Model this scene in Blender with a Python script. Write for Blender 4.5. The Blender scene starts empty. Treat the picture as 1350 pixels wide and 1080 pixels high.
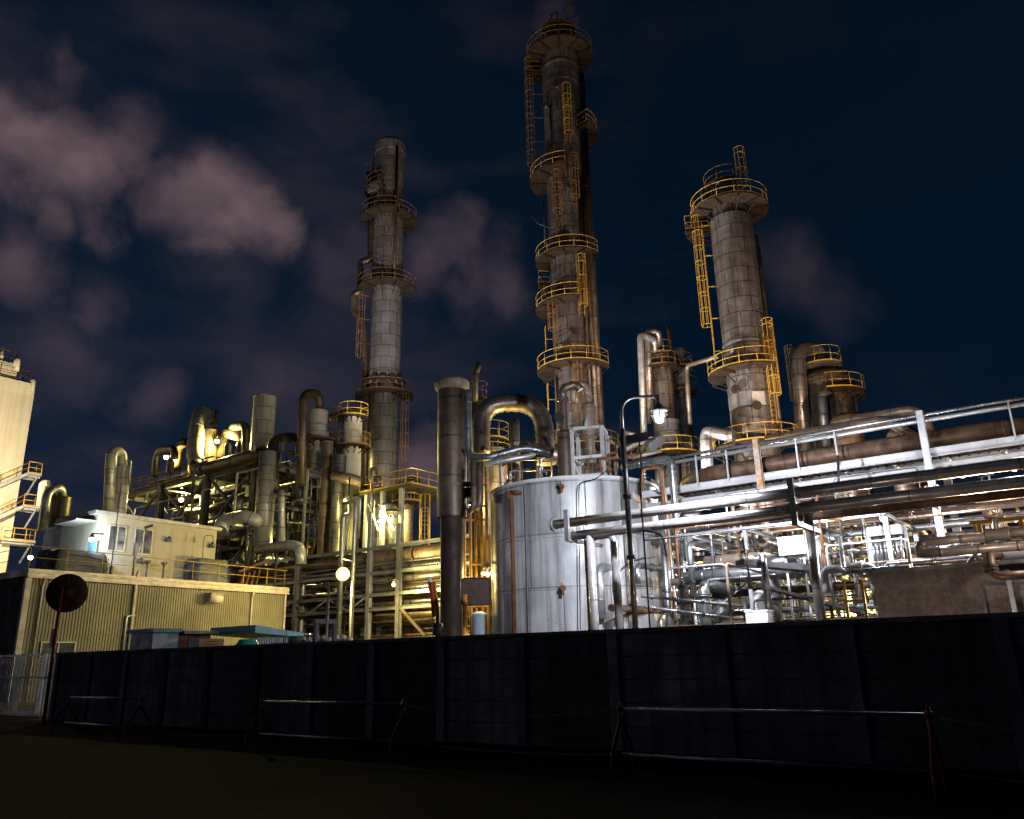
import bpy, math, random
import numpy as np
from mathutils import Matrix, Vector
random.seed(7)
SC = bpy.context.scene
COL = SC.collection
rad = math.radians
# ------------------------------------------------------------------ camera
CX, CY, F = 675., 540., 1058.          # the photograph's own pixels (1350 x 1080)
CAM = np.array([0, 0, 1.6])
def nrm(v):
    v = np.array(v, float); return v/np.linalg.norm(v)
Zc = nrm((-82, 3456, -F)); Xc = -nrm((-1526, -360, -F)); Xc = nrm(Xc-Zc*Xc.dot(Zc)); Yc = np.cross(Zc, Xc)
RM = np.array([Xc, Yc, Zc])
cd = bpy.data.cameras.new('camera'); cam = bpy.data.objects.new('camera', cd); COL.objects.link(cam)
cd.sensor_width = 36; cd.lens = 36*F/1350; cd.clip_end = 2000; cd.clip_start = .1
cam.matrix_world = Matrix.Translation(Vector(CAM)) @ Matrix([list(r) for r in RM]).to_4x4()
SC.camera = cam
def ray(px, py): return nrm(RM@np.array([px-CX, -(py-CY), -F]))
FW = nrm(np.array([*ray(CX, CY)[:2], 0]))
def PY(px, py, Y): d = ray(px, py); return CAM+d*(Y/d[1])
def PX(px, py, X): d = ray(px, py); return CAM+d*(X/d[0])
def PZ(px, py, Z): d = ray(px, py); return CAM+d*((Z-1.6)/d[2])
def PD(px, py, D): d = ray(px, py); return CAM+d*(D/d.dot(FW))
def pix(p):
    q = RM.T@(np.array(p, float)-CAM); return CX+F*q[0]/-q[2], CY-F*q[1]/-q[2]
def lin(p0, d, ax, val):               # walk from p0 along d until the point falls on that column or row
    p0 = np.array(p0, float); d = np.array(d, float); a = RM.T@(p0-CAM); b = RM.T@d
    if ax == 'x': k = val-CX; return p0+d*((-F*a[0]-k*a[2])/(F*b[0]+k*b[2]))
    k = CY-val; return p0+d*((-F*a[1]-k*a[2])/(F*b[1]+k*b[2]))
UX, UY, UZ = (1, 0, 0), (0, 1, 0), (0, 0, 1)
def mpp(p): q = RM.T@(np.array(p, float)-CAM); return -q[2]/F      # metres per pixel there
def HX(px1, py1, px2, Y): a = PY(px1, py1, Y); return a, lin(a, UX, 'x', px2)
def HYp(px1, py1, px2, X): a = PX(px1, py1, X); return a, lin(a, UY, 'x', px2)
def up(p, py): return lin(p, UZ, 'y', py)
def V3(*a): return np.array(a, float)
# ------------------------------------------------------------------ render settings, night sky
SC.render.engine = 'CYCLES'
cy = SC.cycles; cy.use_denoising = True; cy.max_bounces = 5; cy.diffuse_bounces = 3; cy.glossy_bounces = 3
cy.caustics_reflective = False; cy.caustics_refractive = False; cy.sample_clamp_indirect = 3
SC.view_settings.view_transform = 'Standard'; SC.view_settings.look = 'None'
SC.view_settings.exposure = 0; SC.view_settings.gamma = 1
W = bpy.data.worlds.new('World'); SC.world = W; W.use_nodes = True
nt = W.node_tree; N = nt.nodes; L = nt.links; N.clear()
def nd(tree, typ, **kw):
    n = tree.nodes.new(typ)
    for k, v in kw.items(): setattr(n, k, v)
    return n
def mth(tree, op, a, b=None, c=None):
    n = nd(tree, 'ShaderNodeMath', operation=op)
    for i, v in enumerate((a, b, c)):
        if v is None: continue
        if isinstance(v, (int, float)): n.inputs[i].default_value = v
        else: tree.links.new(v, n.inputs[i])
    return n.outputs[0]
tc = nd(nt, 'ShaderNodeTexCoord'); sep = nd(nt, 'ShaderNodeSeparateXYZ'); L.new(tc.outputs['Generated'], sep.inputs[0])
ramp = nd(nt, 'ShaderNodeValToRGB'); L.new(sep.outputs['Z'], ramp.inputs[0])
e = ramp.color_ramp.elements
e[0].position = 0; e[0].color = (.0070, .0115, .0250, 1); e[1].position = .75; e[1].color = (.0003, .0036, .0098, 1)
m_ = ramp.color_ramp.elements.new(.28); m_.color = (.0012, .0075, .0200, 1)
# the west side of the sky (towards the city) is a little lighter
nA = nd(nt, 'ShaderNodeTexNoise'); nA.inputs['Scale'].default_value = 3.2; nA.inputs['Detail'].default_value = 3
nB = nd(nt, 'ShaderNodeTexNoise'); nB.inputs['Scale'].default_value = 6.5; nB.inputs['Detail'].default_value = 7; nB.inputs['Roughness'].default_value=.58
L.new(tc.outputs['Generated'], nB.inputs['Vector'])
warp = nd(nt, 'ShaderNodeVectorMath', operation='MULTIPLY_ADD')
L.new(nB.outputs['Color'], warp.inputs[0]); warp.inputs[1].default_value = (.20, .20, .12); warp.inputs[2].default_value = (-.10, -.10, -.06)
pos = nd(nt, 'ShaderNodeVectorMath', operation='ADD'); L.new(tc.outputs['Generated'], pos.inputs[0]); L.new(warp.outputs[0], pos.inputs[1])
nC = nd(nt, 'ShaderNodeTexNoise'); nC.inputs['Scale'].default_value = 11; nC.inputs['Detail'].default_value = 5; nC.inputs['Roughness'].default_value = .5
mpc = nd(nt, 'ShaderNodeMapping'); L.new(tc.outputs['Generated'], mpc.inputs[0]); mpc.inputs['Scale'].default_value = (1, 1, 1.6); L.new(mpc.outputs[0], nC.inputs['Vector'])
# clouds: centre as a direction on the sky, angular radius, brightness
CLOUDS = [(25, 130, 60, .6), (75, 195, 70, .95), (140, 225, 62, .9), (20, 225, 50, .5), (85, 280, 38, .6), (290, 255, 72, .85), (345, 285, 72, .9), (290, 330, 40, .5), (165, 305, 36, .5),
          (20, 350, 62, .55), (575, 345, 60, .42), (650, 385, 62, .36), (738, 26, 30, .16), (1040, 365, 55, .15), (75, 470, 70, .2), (190, 530, 55, .24),
          (150, 415, 50, .25), (385, 500, 80, .2), (560, 625, 66, .6), (480, 345, 70, .22), (300, 380, 60, .15), (60, 90, 50, .3), (310, 460, 70, .1), (1100, 400, 55, .12), (480, 440, 90, .08), (190, 190, 55, .5)]
acc = None
for (px, py, r, b) in CLOUDS:
    c = ray(px, py)
    d = nd(nt, 'ShaderNodeVectorMath', operation='DISTANCE'); L.new(pos.outputs[0], d.inputs[0]); d.inputs[1].default_value = tuple(c)
    mr = nd(nt, 'ShaderNodeMapRange', interpolation_type='SMOOTHERSTEP'); L.new(d.outputs['Value'], mr.inputs[0])
    mr.inputs[1].default_value = 0.0; mr.inputs[2].default_value = r*1.36/F; mr.inputs[3].default_value = b; mr.inputs[4].default_value = 0
    acc = mr.outputs[0] if acc is None else mth(nt, 'MAXIMUM', acc, mth(nt, 'MULTIPLY_ADD', acc, .25, mr.outputs[0]))
nz = mth(nt, 'MULTIPLY_ADD', nC.outputs['Fac'], 1.9, .06)
mpw = nd(nt, 'ShaderNodeMapping'); L.new(tc.outputs['Generated'], mpw.inputs[0]); mpw.inputs['Scale'].default_value = (1, 1, 2.6); mpw.inputs['Rotation'].default_value = (.25, .2, 0)
L.new(mpw.outputs[0], nA.inputs['Vector']); nA.inputs['Detail'].default_value = 6; nA.inputs['Scale'].default_value = 4.2
wm = nd(nt, 'ShaderNodeMapRange', interpolation_type='SMOOTHSTEP'); L.new(nA.outputs['Fac'], wm.inputs[0]); wm.inputs[1].default_value = .46; wm.inputs[2].default_value = .74; wm.inputs[4].default_value = .15
wx = nd(nt, 'ShaderNodeMapRange'); L.new(sep.outputs['X'], wx.inputs[0]); wx.inputs[1].default_value = -.1; wx.inputs[2].default_value = -.75; wx.inputs[3].default_value = .06; wx.inputs[4].default_value = 1
cl = mth(nt, 'MAXIMUM', mth(nt, 'MULTIPLY', acc, nz), mth(nt, 'MULTIPLY', wm.outputs[0], wx.outputs[0]))
mix = nd(nt, 'ShaderNodeMix', data_type='RGBA'); L.new(cl, mix.inputs[0]); 
west = nd(nt, 'ShaderNodeMapRange'); L.new(sep.outputs['X'], west.inputs[0]); west.inputs[1].default_value = -.35; west.inputs[2].default_value = -.95; west.inputs[3].default_value = 0; west.inputs[4].default_value = 1
addw = nd(nt, 'ShaderNodeMix', data_type='RGBA', blend_type='ADD'); L.new(west.outputs[0], addw.inputs[0]); L.new(ramp.outputs[0], addw.inputs[6]); addw.inputs[7].default_value = (.0032, .0048, .0110, 1)
L.new(addw.outputs[2], mix.inputs[6]); mix.inputs[7].default_value = (.128, .086, .098, 1)
bg = nd(nt, 'ShaderNodeBackground'); L.new(mix.outputs[2], bg.inputs[0]); bg.inputs[1].default_value = 1
wo = nd(nt, 'ShaderNodeOutputWorld'); L.new(bg.outputs[0], wo.inputs[0])
# weak low sun lamp, added as fill for the towers' left sides
sd = bpy.data.lights.new('fill_sun', 'SUN'); sd.energy = .11; sd.angle = rad(12); sd.color = (.85, .78, 1)
so = bpy.data.objects.new('fill_sun', sd); COL.objects.link(so)
so.rotation_euler = Vector((1, .42, -.05)).to_track_quat('-Z', 'Y').to_euler()
# ------------------------------------------------------------------ materials
MATS = {}
def mat(name, col, col2=None, met=0., rough=.5, nscale=1.5, rust=0., rustcol=(.09, .035, .014), seam=None, seamdark=.35, bump=.15, streak=0., streakcol=(.03, .025, .02), emit=None, vary=.25, noisecut=(.4, .62)):
    m = bpy.data.materials.new(name); m.use_nodes = True; t = m.node_tree; b = t.nodes['Principled BSDF']
    MATS[name] = m
    if emit:
        b.inputs['Base Color'].default_value = (.03, .03, .03, 1); b.inputs['Emission Color'].default_value = (*emit[0], 1); b.inputs['Emission Strength'].default_value = emit[1]; return m
    col2 = col2 or tuple(c*.7 for c in col)
    uv = nd(t, 'ShaderNodeUVMap'); tcn = nd(t, 'ShaderNodeTexCoord')
    oi = nd(t, 'ShaderNodeObjectInfo')
    def noise(vec, s, det=4, r=.6):
        n = nd(t, 'ShaderNodeTexNoise'); n.inputs['Scale'].default_value = s; n.inputs['Detail'].default_value = det; n.inputs['Roughness'].default_value = r
        t.links.new(vec, n.inputs['Vector']); return n.outputs['Fac']
    def mrange(v, a, c_, o0=0, o1=1):
        n = nd(t, 'ShaderNodeMapRange'); t.links.new(v, n.inputs[0])
        for i, q in enumerate((a, c_, o0, o1)): n.inputs[i+1].default_value = q
        return n.outputs[0]
    def mixc(f, a, c_):
        n = nd(t, 'ShaderNodeMix', data_type='RGBA')
        if isinstance(f, float): n.inputs[0].default_value = f
        else: t.links.new(f, n.inputs[0])
        for i, q in ((6, a), (7, c_)):
            if isinstance(q, tuple): n.inputs[i].default_value = (*q, 1)
            else: t.links.new(q, n.inputs[i])
        return n.outputs[2]
    off = nd(t, 'ShaderNodeVectorMath', operation='ADD'); t.links.new(tcn.outputs['Object'], off.inputs[0])
    sc_ = nd(t, 'ShaderNodeVectorMath', operation='SCALE'); sc_.inputs[0].default_value = (37, 91, 53); t.links.new(oi.outputs['Random'], sc_.inputs['Scale']); t.links.new(sc_.outputs[0], off.inputs[1])
    n1 = noise(off.outputs[0], nscale)
    c = mixc(mrange(n1, .35, .65), col, col2)
    if streak:
        mp = nd(t, 'ShaderNodeMapping'); t.links.new(uv.outputs[0], mp.inputs[0]); mp.inputs['Scale'].default_value = (1.5, .075, 1)
        ns = noise(mp.outputs[0], 1.6, 5, .65)
        c = mixc(mrange(ns, .44, .66, 0, streak), c, streakcol)
    if rust:
        n2 = noise(off.outputs[0], nscale*2.3, 6, .7)
        c = mixc(mrange(n2, noisecut[0], noisecut[1], 0, rust), c, rustcol)
    hgt = n1
    if seam:
        br = nd(t, 'ShaderNodeTexBrick'); t.links.new(uv.outputs[0], br.inputs['Vector']); br.offset = .5
        br.inputs['Color1'].default_value = (1, 1, 1, 1); br.inputs['Color2'].default_value = (.80, .80, .80, 1); br.inputs['Mortar'].default_value = (seamdark,)*3+(1,)
        br.inputs['Scale'].default_value = 1; br.inputs['Brick Width'].default_value = seam[0]; br.inputs['Row Height'].default_value = seam[1]
        br.inputs['Mortar Size'].default_value = seam[2] if len(seam) > 2 else .035; br.inputs['Mortar Smooth'].default_value = .3
        mm = nd(t, 'ShaderNodeMix', data_type='RGBA', blend_type='MULTIPLY'); mm.inputs[0].default_value = 1
        t.links.new(c, mm.inputs[6]); t.links.new(br.outputs['Color'], mm.inputs[7]); c = mm.outputs[2]
    hs = nd(t, 'ShaderNodeHueSaturation'); t.links.new(c, hs.inputs['Color']); t.links.new(mrange(oi.outputs['Random'], 0, 1, 1-vary, 1+vary*.6), hs.inputs['Value'])
    t.links.new(hs.outputs[0], b.inputs['Base Color'])
    b.inputs['Metallic'].default_value = met
    b.inputs['Specular IOR Level'].default_value = .5 if rough < .5 or met > .3 else .2 if rough < .85 else .06
    t.links.new(mrange(noise(off.outputs[0], nscale*1.7, 3), .3, .7, max(rough-.12, .05), min(rough+.15, 1)), b.inputs['Roughness'])
    if bump:
        bp = nd(t, 'ShaderNodeBump'); bp.inputs['Strength'].default_value = bump; bp.inputs['Distance'].default_value = .03
        t.links.new(noise(off.outputs[0], 5, 5), bp.inputs['Height']); t.links.new(bp.outputs[0], b.inputs['Normal'])
    return m
mat('clad', (.40, .385, .39), (.24, .22, .22), .68, .38, .5, rust=.75, rustcol=(.14, .075, .042), seam=(1.7, 1.15, .045), streak=.6, streakcol=(.05, .035, .025), noisecut=(.45, .75))
mat('cladlight', (.56, .54, .50), (.40, .385, .36), .3, .4, .5, rust=.4, rustcol=(.2, .14, .08), seam=(3.2, 1.2, .04), streak=.4, streakcol=(.14, .11, .08), noisecut=(.5, .75))
mat('cladgrey', (.44, .42, .42), (.28, .26, .26), .6, .38, .4, rust=.4, rustcol=(.2, .13, .09), seam=(1.5, 1.15, .045), streak=.4, streakcol=(.12, .085, .065), noisecut=(.48, .75))
mat('clad_brown', (.22, .18, .14), (.13, .10, .08), .45, .5, .6, rust=.7, rustcol=(.08, .04, .02), seam=(1.3, 1.1, .04), streak=.8, streakcol=(.035, .025, .02))
mat('galv', (.42, .43, .45), (.26, .27, .29), .85, .32, 1.2, rust=.25, rustcol=(.16, .11, .08), seam=(3, 1.0, .02), streak=.3, noisecut=(.5, .75))
mat('galvplain', (.46, .47, .49), (.33, .34, .35), .7, .4, 1.4, rust=.45, rustcol=(.14, .07, .04), noisecut=(.5, .72))
mat('steel', (.42, .43, .45), (.30, .31, .32), .2, .5, 1.2, rust=.55, rustcol=(.14, .06, .03), noisecut=(.52, .7))
mat('white_steel', (.42, .42, .43), (.30, .30, .31), .0, .5, 1.2, rust=.6, rustcol=(.25, .12, .05), noisecut=(.56, .72))
mat('struct_steel', (.15, .16, .18), (.10, .105, .12), .2, .5, 1.2, rust=.5, rustcol=(.09, .045, .025))
mat('dark_rust', (.035, .018, .012), (.018, .011, .009), .1, .6, 1.2, rust=.6, rustcol=(.14, .045, .02), streak=.5, streakcol=(.015, .01, .01), noisecut=(.55, .75))
mat('dark_steel', (.10, .105, .115), (.06, .06, .07), .3, .45, 1.5, rust=.5, rustcol=(.07, .04, .03))
mat('blackpipe', (.36, .345, .345), (.24, .23, .23), .5, .30, 1.2, rust=.4, rustcol=(.09, .045, .03), seam=(9, 3.0, .02))
mat('rustpipe', (.21, .13, .085), (.12, .07, .045), .25, .5, .8, rust=.9, rustcol=(.055, .028, .018), seam=(9, 2.2, .02), streak=.5)
mat('tanpipe', (.38, .30, .23), (.27, .20, .15), .35, .42, .8, rust=.6, rustcol=(.13, .07, .04), seam=(6, 1.2, .02), streak=.35)
mat('duct', (.34, .29, .24), (.2, .17, .14), .7, .36, 1, rust=.5, seam=(9, .22, .03), seamdark=.45)
mat('yellow', (.62, .40, .05), (.46, .28, .035), 0, .5, 3, rust=.5, rustcol=(.22, .10, .02), vary=.1)
mat('rustyellow', (.32, .19, .05), (.22, .12, .035), 0, .6, 3, rust=.7, rustcol=(.16, .06, .015), vary=.1)
mat('dull_rail', (.22, .12, .035), (.14, .075, .025), 0, .6, 3, rust=.6, rustcol=(.1, .04, .015), vary=.15)
mat('rust', (.22, .085, .035), (.13, .05, .02), .1, .7, 2, rust=.7, rustcol=(.06, .025, .012))
mat('grating', (.11, .105, .085), (.07, .065, .05), .2, .6, 1.5, rust=.5)
mat('tank', (.50, .51, .53), (.33, .335, .36), .25, .38, .5, rust=.4, rustcol=(.3, .22, .17), seam=(2.6, 2.0, .03), seamdark=.4, streak=.95, streakcol=(.12, .105, .11), noisecut=(.5, .75), vary=0)
mat('concrete_dark', (.32, .29, .265), (.17, .16, .15), 0, .9, .8, rust=.5, rustcol=(.06, .058, .055), streak=.6, bump=.5, vary=.6)
mat('concrete_box', (.19, .145, .125), (.12, .09, .08), 0, .95, 9, rust=.8, rustcol=(.32, .27, .25), bump=.9, noisecut=(.62, .66), streak=.5, streakcol=(.06, .05, .045))
mat('asphalt', (.019, .0195, .022), (.012, .0125, .014), 0, .92, 14, rust=.35, rustcol=(.06, .055, .05), bump=.9, noisecut=(.62, .70))
mat('dirt', (.10, .09, .075), (.07, .06, .05), 0, .95, 1, bump=.5)
mat('corrugated', (.165, .152, .095), (.12, .11, .07), .1, .6, .5, rust=.2, streak=.5, streakcol=(.14, .12, .08), noisecut=(.55, .8))
mat('stucco', (.40, .36, .27), (.34, .305, .225), 0, .85, .7, streak=.3, streakcol=(.25, .22, .16), bump=.3)
mat('silo', (.66, .60, .47), (.58, .52, .41), 0, .8, .35, streak=.35, streakcol=(.32, .28, .2), seam=(30, 2.8, .03), seamdark=.88)
mat('trim', (.5, .46, .38), (.4, .36, .28), .1, .6, 1, rust=.4)
mat('glass', (.05, .055, .06), (.035, .04, .045), .2, .15, 1, bump=0)
mat('tarp', (.11, .11, .105), (.07, .07, .068), 0, .7, 2, bump=.6)
mat('bluepaint', (.10, .26, .34), (.08, .2, .27), 0, .5, 2, rust=.3)
mat('greenpaint', (.05, .3, .2), (.04, .22, .15), 0, .5, 2)
mat('paleblue', (.30, .36, .42), (.24, .29, .34), 0, .5, 2, streak=.4)
mat('redpaint', (.35, .05, .02), (.24, .035, .015), 0, .5, 3, rust=.5, rustcol=(.12, .04, .02))
mat('mirrorback', (.09, .05, .035), (.05, .03, .022), .2, .6, 3, rust=.6)
mat('sign_tan', (.42, .24, .15), (.35, .19, .12), 0, .7, 3)
mat('deck_dark', (.024, .022, .018), (.014, .013, .011), .2, .6, 1.5, rust=.5, rustcol=(.07, .035, .02))
mat('black', (.008, .008, .008), None, 0, .8)
mat('steel_rusty', (.34, .24, .15), (.3, .3, .3), .2, .55, 2, rust=.9, rustcol=(.24, .10, .03), noisecut=(.42, .6))
mat('glow_lantern', (1, 1, 1), emit=((.97, .98, 1), 1.4))
mat('ink', (.03, .03, .03), None, 0, .7)
mat('rope', (.3, .24, .15), None, 0, .8)
mat('barrail', (.30, .38, .46), (.22, .28, .34), .4, .4, 3)
mat('orangepost', (.60, .24, .03), (.4, .15, .02), 0, .5, 3, rust=.6)
mat('box_white', (.72, .74, .74), (.64, .66, .66), 0, .5, 2, rust=.15)
mat('stackbrown', (.10, .065, .045), (.045, .03, .022), .35, .4, .5, rust=.8, rustcol=(.05, .03, .025), seam=(30, 1.75, .05), streak=.45, streakcol=(.24, .18, .12))
mat('glow_cool', (1, 1, 1), emit=((.95, .97, 1), 22))
mat('glow_warm', (1, 1, 1), emit=((1, .76, .26), 2.4))
mat('glow_yellow', (1, 1, 1), emit=((1, .85, .35), 22))
mat('glow_blue', (1, 1, 1), emit=((.6, .82, 1), 22))
mat('window_lit', (1, 1, 1), emit=((1, .55, .15), .5))
mat('ductrib', (.34, .30, .26), (.22, .19, .16), .75, .34, 1, rust=.4)
# ------------------------------------------------------------------ mesh builder
class MB:
    def __init__(s): s.v = []; s.f = []; s.uv = []; s.sm = []
    def face(s, ids, uvs, smooth=False): s.f.append(tuple(ids)); s.uv.append(uvs); s.sm.append(smooth)
    def grid(s, rows, us, vs, closed_u=False, smooth=True, flip=False):
        n = len(s.v); R_ = len(rows); K = len(rows[0])
        for r in rows: s.v += [tuple(p) for p in r]
        for i in range(R_-1):
            for j in range(K if closed_u else K-1):
                j2 = (j+1) % K
                q = [n+i*K+j, n+i*K+j2, n+(i+1)*K+j2, n+(i+1)*K+j]
                u0, u1 = us[i][j], us[i][j+1] if j+1 < len(us[i]) else us[i][j]
                w0, w1 = us[i+1][j], us[i+1][j+1]
                u = [(u0, vs[i]), (u1, vs[i]), (w1, vs[i+1]), (w0, vs[i+1])]
                if flip: q.reverse(); u.reverse()
                s.face(q, u, smooth)
        return n
    def tube(s, pts, r, seg=10, cap=True):
        pts = [np.array(p, float) for p in pts]
        k = [pts[0]]
        for p in pts[1:]:
            if np.linalg.norm(p-k[-1]) > 1e-5: k.append(p)
        pts = k
        if len(pts) < 2: return s
        rr = [r]*len(pts) if isinstance(r, (int, float)) else list(r)
        T = []
        for i in range(len(pts)):
            a = pts[max(i-1, 0)]; b = pts[min(i+1, len(pts)-1)]
            if 0 < i < len(pts)-1: T.append(nrm(nrm(pts[i]-a)+nrm(b-pts[i])+1e-9))
            else: T.append(nrm(b-a))
        up_ = V3(0, 0, 1) if abs(T[0][2]) < .9 else V3(1, 0, 0)
        n_ = nrm(np.cross(T[0], up_)); rows = []; us = []; vs = []; le = 0
        for i, p in enumerate(pts):
            if i: n_ = nrm(n_-T[i]*n_.dot(T[i])); le += np.linalg.norm(pts[i]-pts[i-1])
            b_ = np.cross(T[i], n_)
            rows.append([p+rr[i]*(math.cos(2*math.pi*j/seg)*n_+math.sin(2*math.pi*j/seg)*b_) for j in range(seg)])
            us.append([2*math.pi*rr[0]*j/seg for j in range(seg+1)]); vs.append(le)
        n0 = s.grid(rows, us, vs, True)
        if cap:
            s.face([n0+j for j in range(seg)][::-1], [(0, 0)]*seg)
            e0 = n0+(len(rows)-1)*seg; s.face([e0+j for j in range(seg)], [(0, 0)]*seg)
        return s
    def lathe(s, x, y, prof, seg=32, a0=0, a1=360):
        full = abs(a1-a0) >= 359.9; K = seg if full else seg+1; rows = []; us = []; vs = []; le = 0; rm = max(p[0] for p in prof)
        for i, (r, z) in enumerate(prof):
            if i: le += math.hypot(r-prof[i-1][0], z-prof[i-1][1])
            rows.append([(x+r*math.cos(rad(a0+(a1-a0)*j/seg)), y+r*math.sin(rad(a0+(a1-a0)*j/seg)), z) for j in range(K)])
            us.append([2*math.pi*rm*(a1-a0)/360*j/seg for j in range(seg+1)]); vs.append(le)
        n = len(s.v)
        # keep hard profile corners: emit every band on its own vertices
        for i in range(len(rows)-1): s.grid(rows[i:i+2], us[i:i+2], vs[i:i+2], full, True)
        return s
    def box(s, lo, hi):
        (x0, y0, z0), (x1, y1, z1) = lo, hi
        return s.hexa([(x0, y0, z0), (x1, y0, z0), (x1, y1, z0), (x0, y1, z0), (x0, y0, z1), (x1, y0, z1), (x1, y1, z1), (x0, y1, z1)])
    def hexa(s, c):
        n = len(s.v); s.v += [tuple(p) for p in c]; c = [np.array(p, float) for p in c]
        for q in ((3, 2, 1, 0), (4, 5, 6, 7), (0, 1, 5, 4), (1, 2, 6, 5), (2, 3, 7, 6), (3, 0, 4, 7)):
            a, b, cc, d = [c[i] for i in q]; w = np.linalg.norm(b-a); h = np.linalg.norm(cc-b)
            s.face([n+i for i in q], [(0, 0), (w, 0), (w, h), (0, h)])
        return s
    def bar(s, a, b, w, h=None, upv=(0, 0, 1)):
        a = np.array(a, float); b = np.array(b, float); h = h or w; t = nrm(b-a); u = np.array(upv, float)
        if abs(t.dot(u)) > .95: u = V3(1, 0, 0)
        sd_ = nrm(np.cross(t, u)); u = np.cross(sd_, t); sd_ = sd_*w/2; u = u*h/2
        return s.hexa([a-sd_-u, a+sd_-u, b+sd_-u, b-sd_-u, a-sd_+u, a+sd_+u, b+sd_+u, b-sd_+u])
    def ibeam(s, a, b, w, h, upv=(0, 0, 1)):
        a = np.array(a, float); b = np.array(b, float); t = nrm(b-a); u = np.array(upv, float)
        if abs(t.dot(u)) > .95: u = V3(0, 1, 0)
        sd_ = nrm(np.cross(t, u)); u = np.cross(sd_, t); th = max(.012, h*.07)
        s.bar(a+u*(h/2-th/2), b+u*(h/2-th/2), w, th, u); s.bar(a-u*(h/2-th/2), b-u*(h/2-th/2), w, th, u)
        s.bar(a, b, th, h-2*th-.002, u); return s
    def sector(s, x, y, z, r0, r1, a0, a1, th, seg=None):
        seg = seg or max(6, int(abs(a1-a0)/9)); full = abs(a1-a0) >= 359.9
        s.lathe(x, y, [(r0, z), (r1, z), (r1, z+th), (r0, z+th), (r0, z)], seg, a0, a1)
        return s
    def quad(s, p, smooth=False):
        n = len(s.v); s.v += [tuple(q) for q in p]; c = [np.array(q, float) for q in p]
        w = np.linalg.norm(c[1]-c[0]); h = np.linalg.norm(c[2]-c[1]); s.face([n, n+1, n+2, n+3], [(0, 0), (w, 0), (w, h), (0, h)], smooth); return s
    def build(s, name, m, parent=None, origin=None):
        v = np.array(s.v)
        if parent is not None: o0 = np.array(parent.get('_w'))
        elif origin is not None: o0 = np.array(origin, float)
        else: o0 = V3((v[:, 0].min()+v[:, 0].max())/2, (v[:, 1].min()+v[:, 1].max())/2, v[:, 2].min())
        me = bpy.data.meshes.new(name); me.from_pydata((v-o0).tolist(), [], s.f)
        me.polygons.foreach_set('use_smooth', s.sm)
        ul = me.uv_layers.new(name='UVMap'); flat = [c for u in s.uv for p in u for c in p]; ul.data.foreach_set('uv', flat)
        me.materials.append(MATS[m]); me.validate(); me.update()
        o = bpy.data.objects.new(name, me); COL.objects.link(o)
        if parent is not None: o.parent = parent
        else: o.location = o0
        o['_w'] = [float(q) for q in o0]
        return o
def thing(name, loc, label, cat, group=None):
    o = bpy.data.objects.new(name, None); COL.objects.link(o); o.location = [float(q) for q in loc]; o.empty_display_size = .3
    o['_w'] = [float(q) for q in loc]; return tag(o, label, cat, group)
def tag(o, label, cat, group=None):
    o['label'] = label; o['category'] = cat
    if group: o['group'] = group
    return o
def struct(o, kind='structure'): o['kind'] = kind; return o
def rounded(pts, R_=None, n=6):
    pts = [np.array(p, float) for p in pts]; out = [pts[0]]
    for i in range(1, len(pts)-1):
        a, b, c = pts[i-1], pts[i], pts[i+1]; d1 = a-b; d2 = c-b; l1 = np.linalg.norm(d1); l2 = np.linalg.norm(d2)
        r = min(R_, l1*.49, l2*.49); p = b+d1/l1*r; q = b+d2/l2*r
        for k in range(n+1):
            t = k/n; out.append((1-t)**2*p+2*t*(1-t)*b+t*t*q)
    out.append(pts[-1]); return out
def pipe_mb(pts, r, bend=None, seg=10, bands=0, flanges=(), mb=None):
    mb = mb or MB(); bend = bend if bend is not None else r*2.6
    path = rounded(pts, bend, 6 if r > .08 else 4) if len(pts) > 2 else pts
    mb.tube(path, r, seg)
    if bands:
        for a, b in zip(pts[:-1], pts[1:]):
            a = np.array(a, float); b = np.array(b, float); l = np.linalg.norm(b-a); t = (b-a)/max(l, 1e-6); d = bend+.2
            while d < l-bend-.1:
                mb.tube([a+t*(d-.03), a+t*(d+.03)], r*1.06, seg); d += bands
    return mb
ORDS = ['leftmost', 'second from the left', 'third from the left', 'fourth from the left', 'fifth from the left', 'sixth from the left', 'seventh from the left', 'eighth from the left', 'ninth from the left', 'tenth from the left'] + [w+' from the left' for w in ('eleventh', 'twelfth', 'thirteenth', 'fourteenth', 'fifteenth', 'sixteenth', 'seventeenth', 'eighteenth', 'nineteenth', 'twentieth', 'twenty-first', 'twenty-second', 'twenty-third', 'twenty-fourth', 'twenty-fifth', 'twenty-sixth', 'twenty-seventh', 'twenty-eighth', 'twenty-ninth', 'thirtieth')]
TOPS = ['topmost', 'second from the top', 'third from the top', 'fourth from the top', 'fifth from the top', 'sixth from the top', 'seventh from the top', 'eighth from the top', 'ninth from the top'] + [w+' from the top' for w in ('tenth', 'eleventh', 'twelfth', 'thirteenth', 'fourteenth', 'fifteenth', 'sixteenth')]
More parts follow.
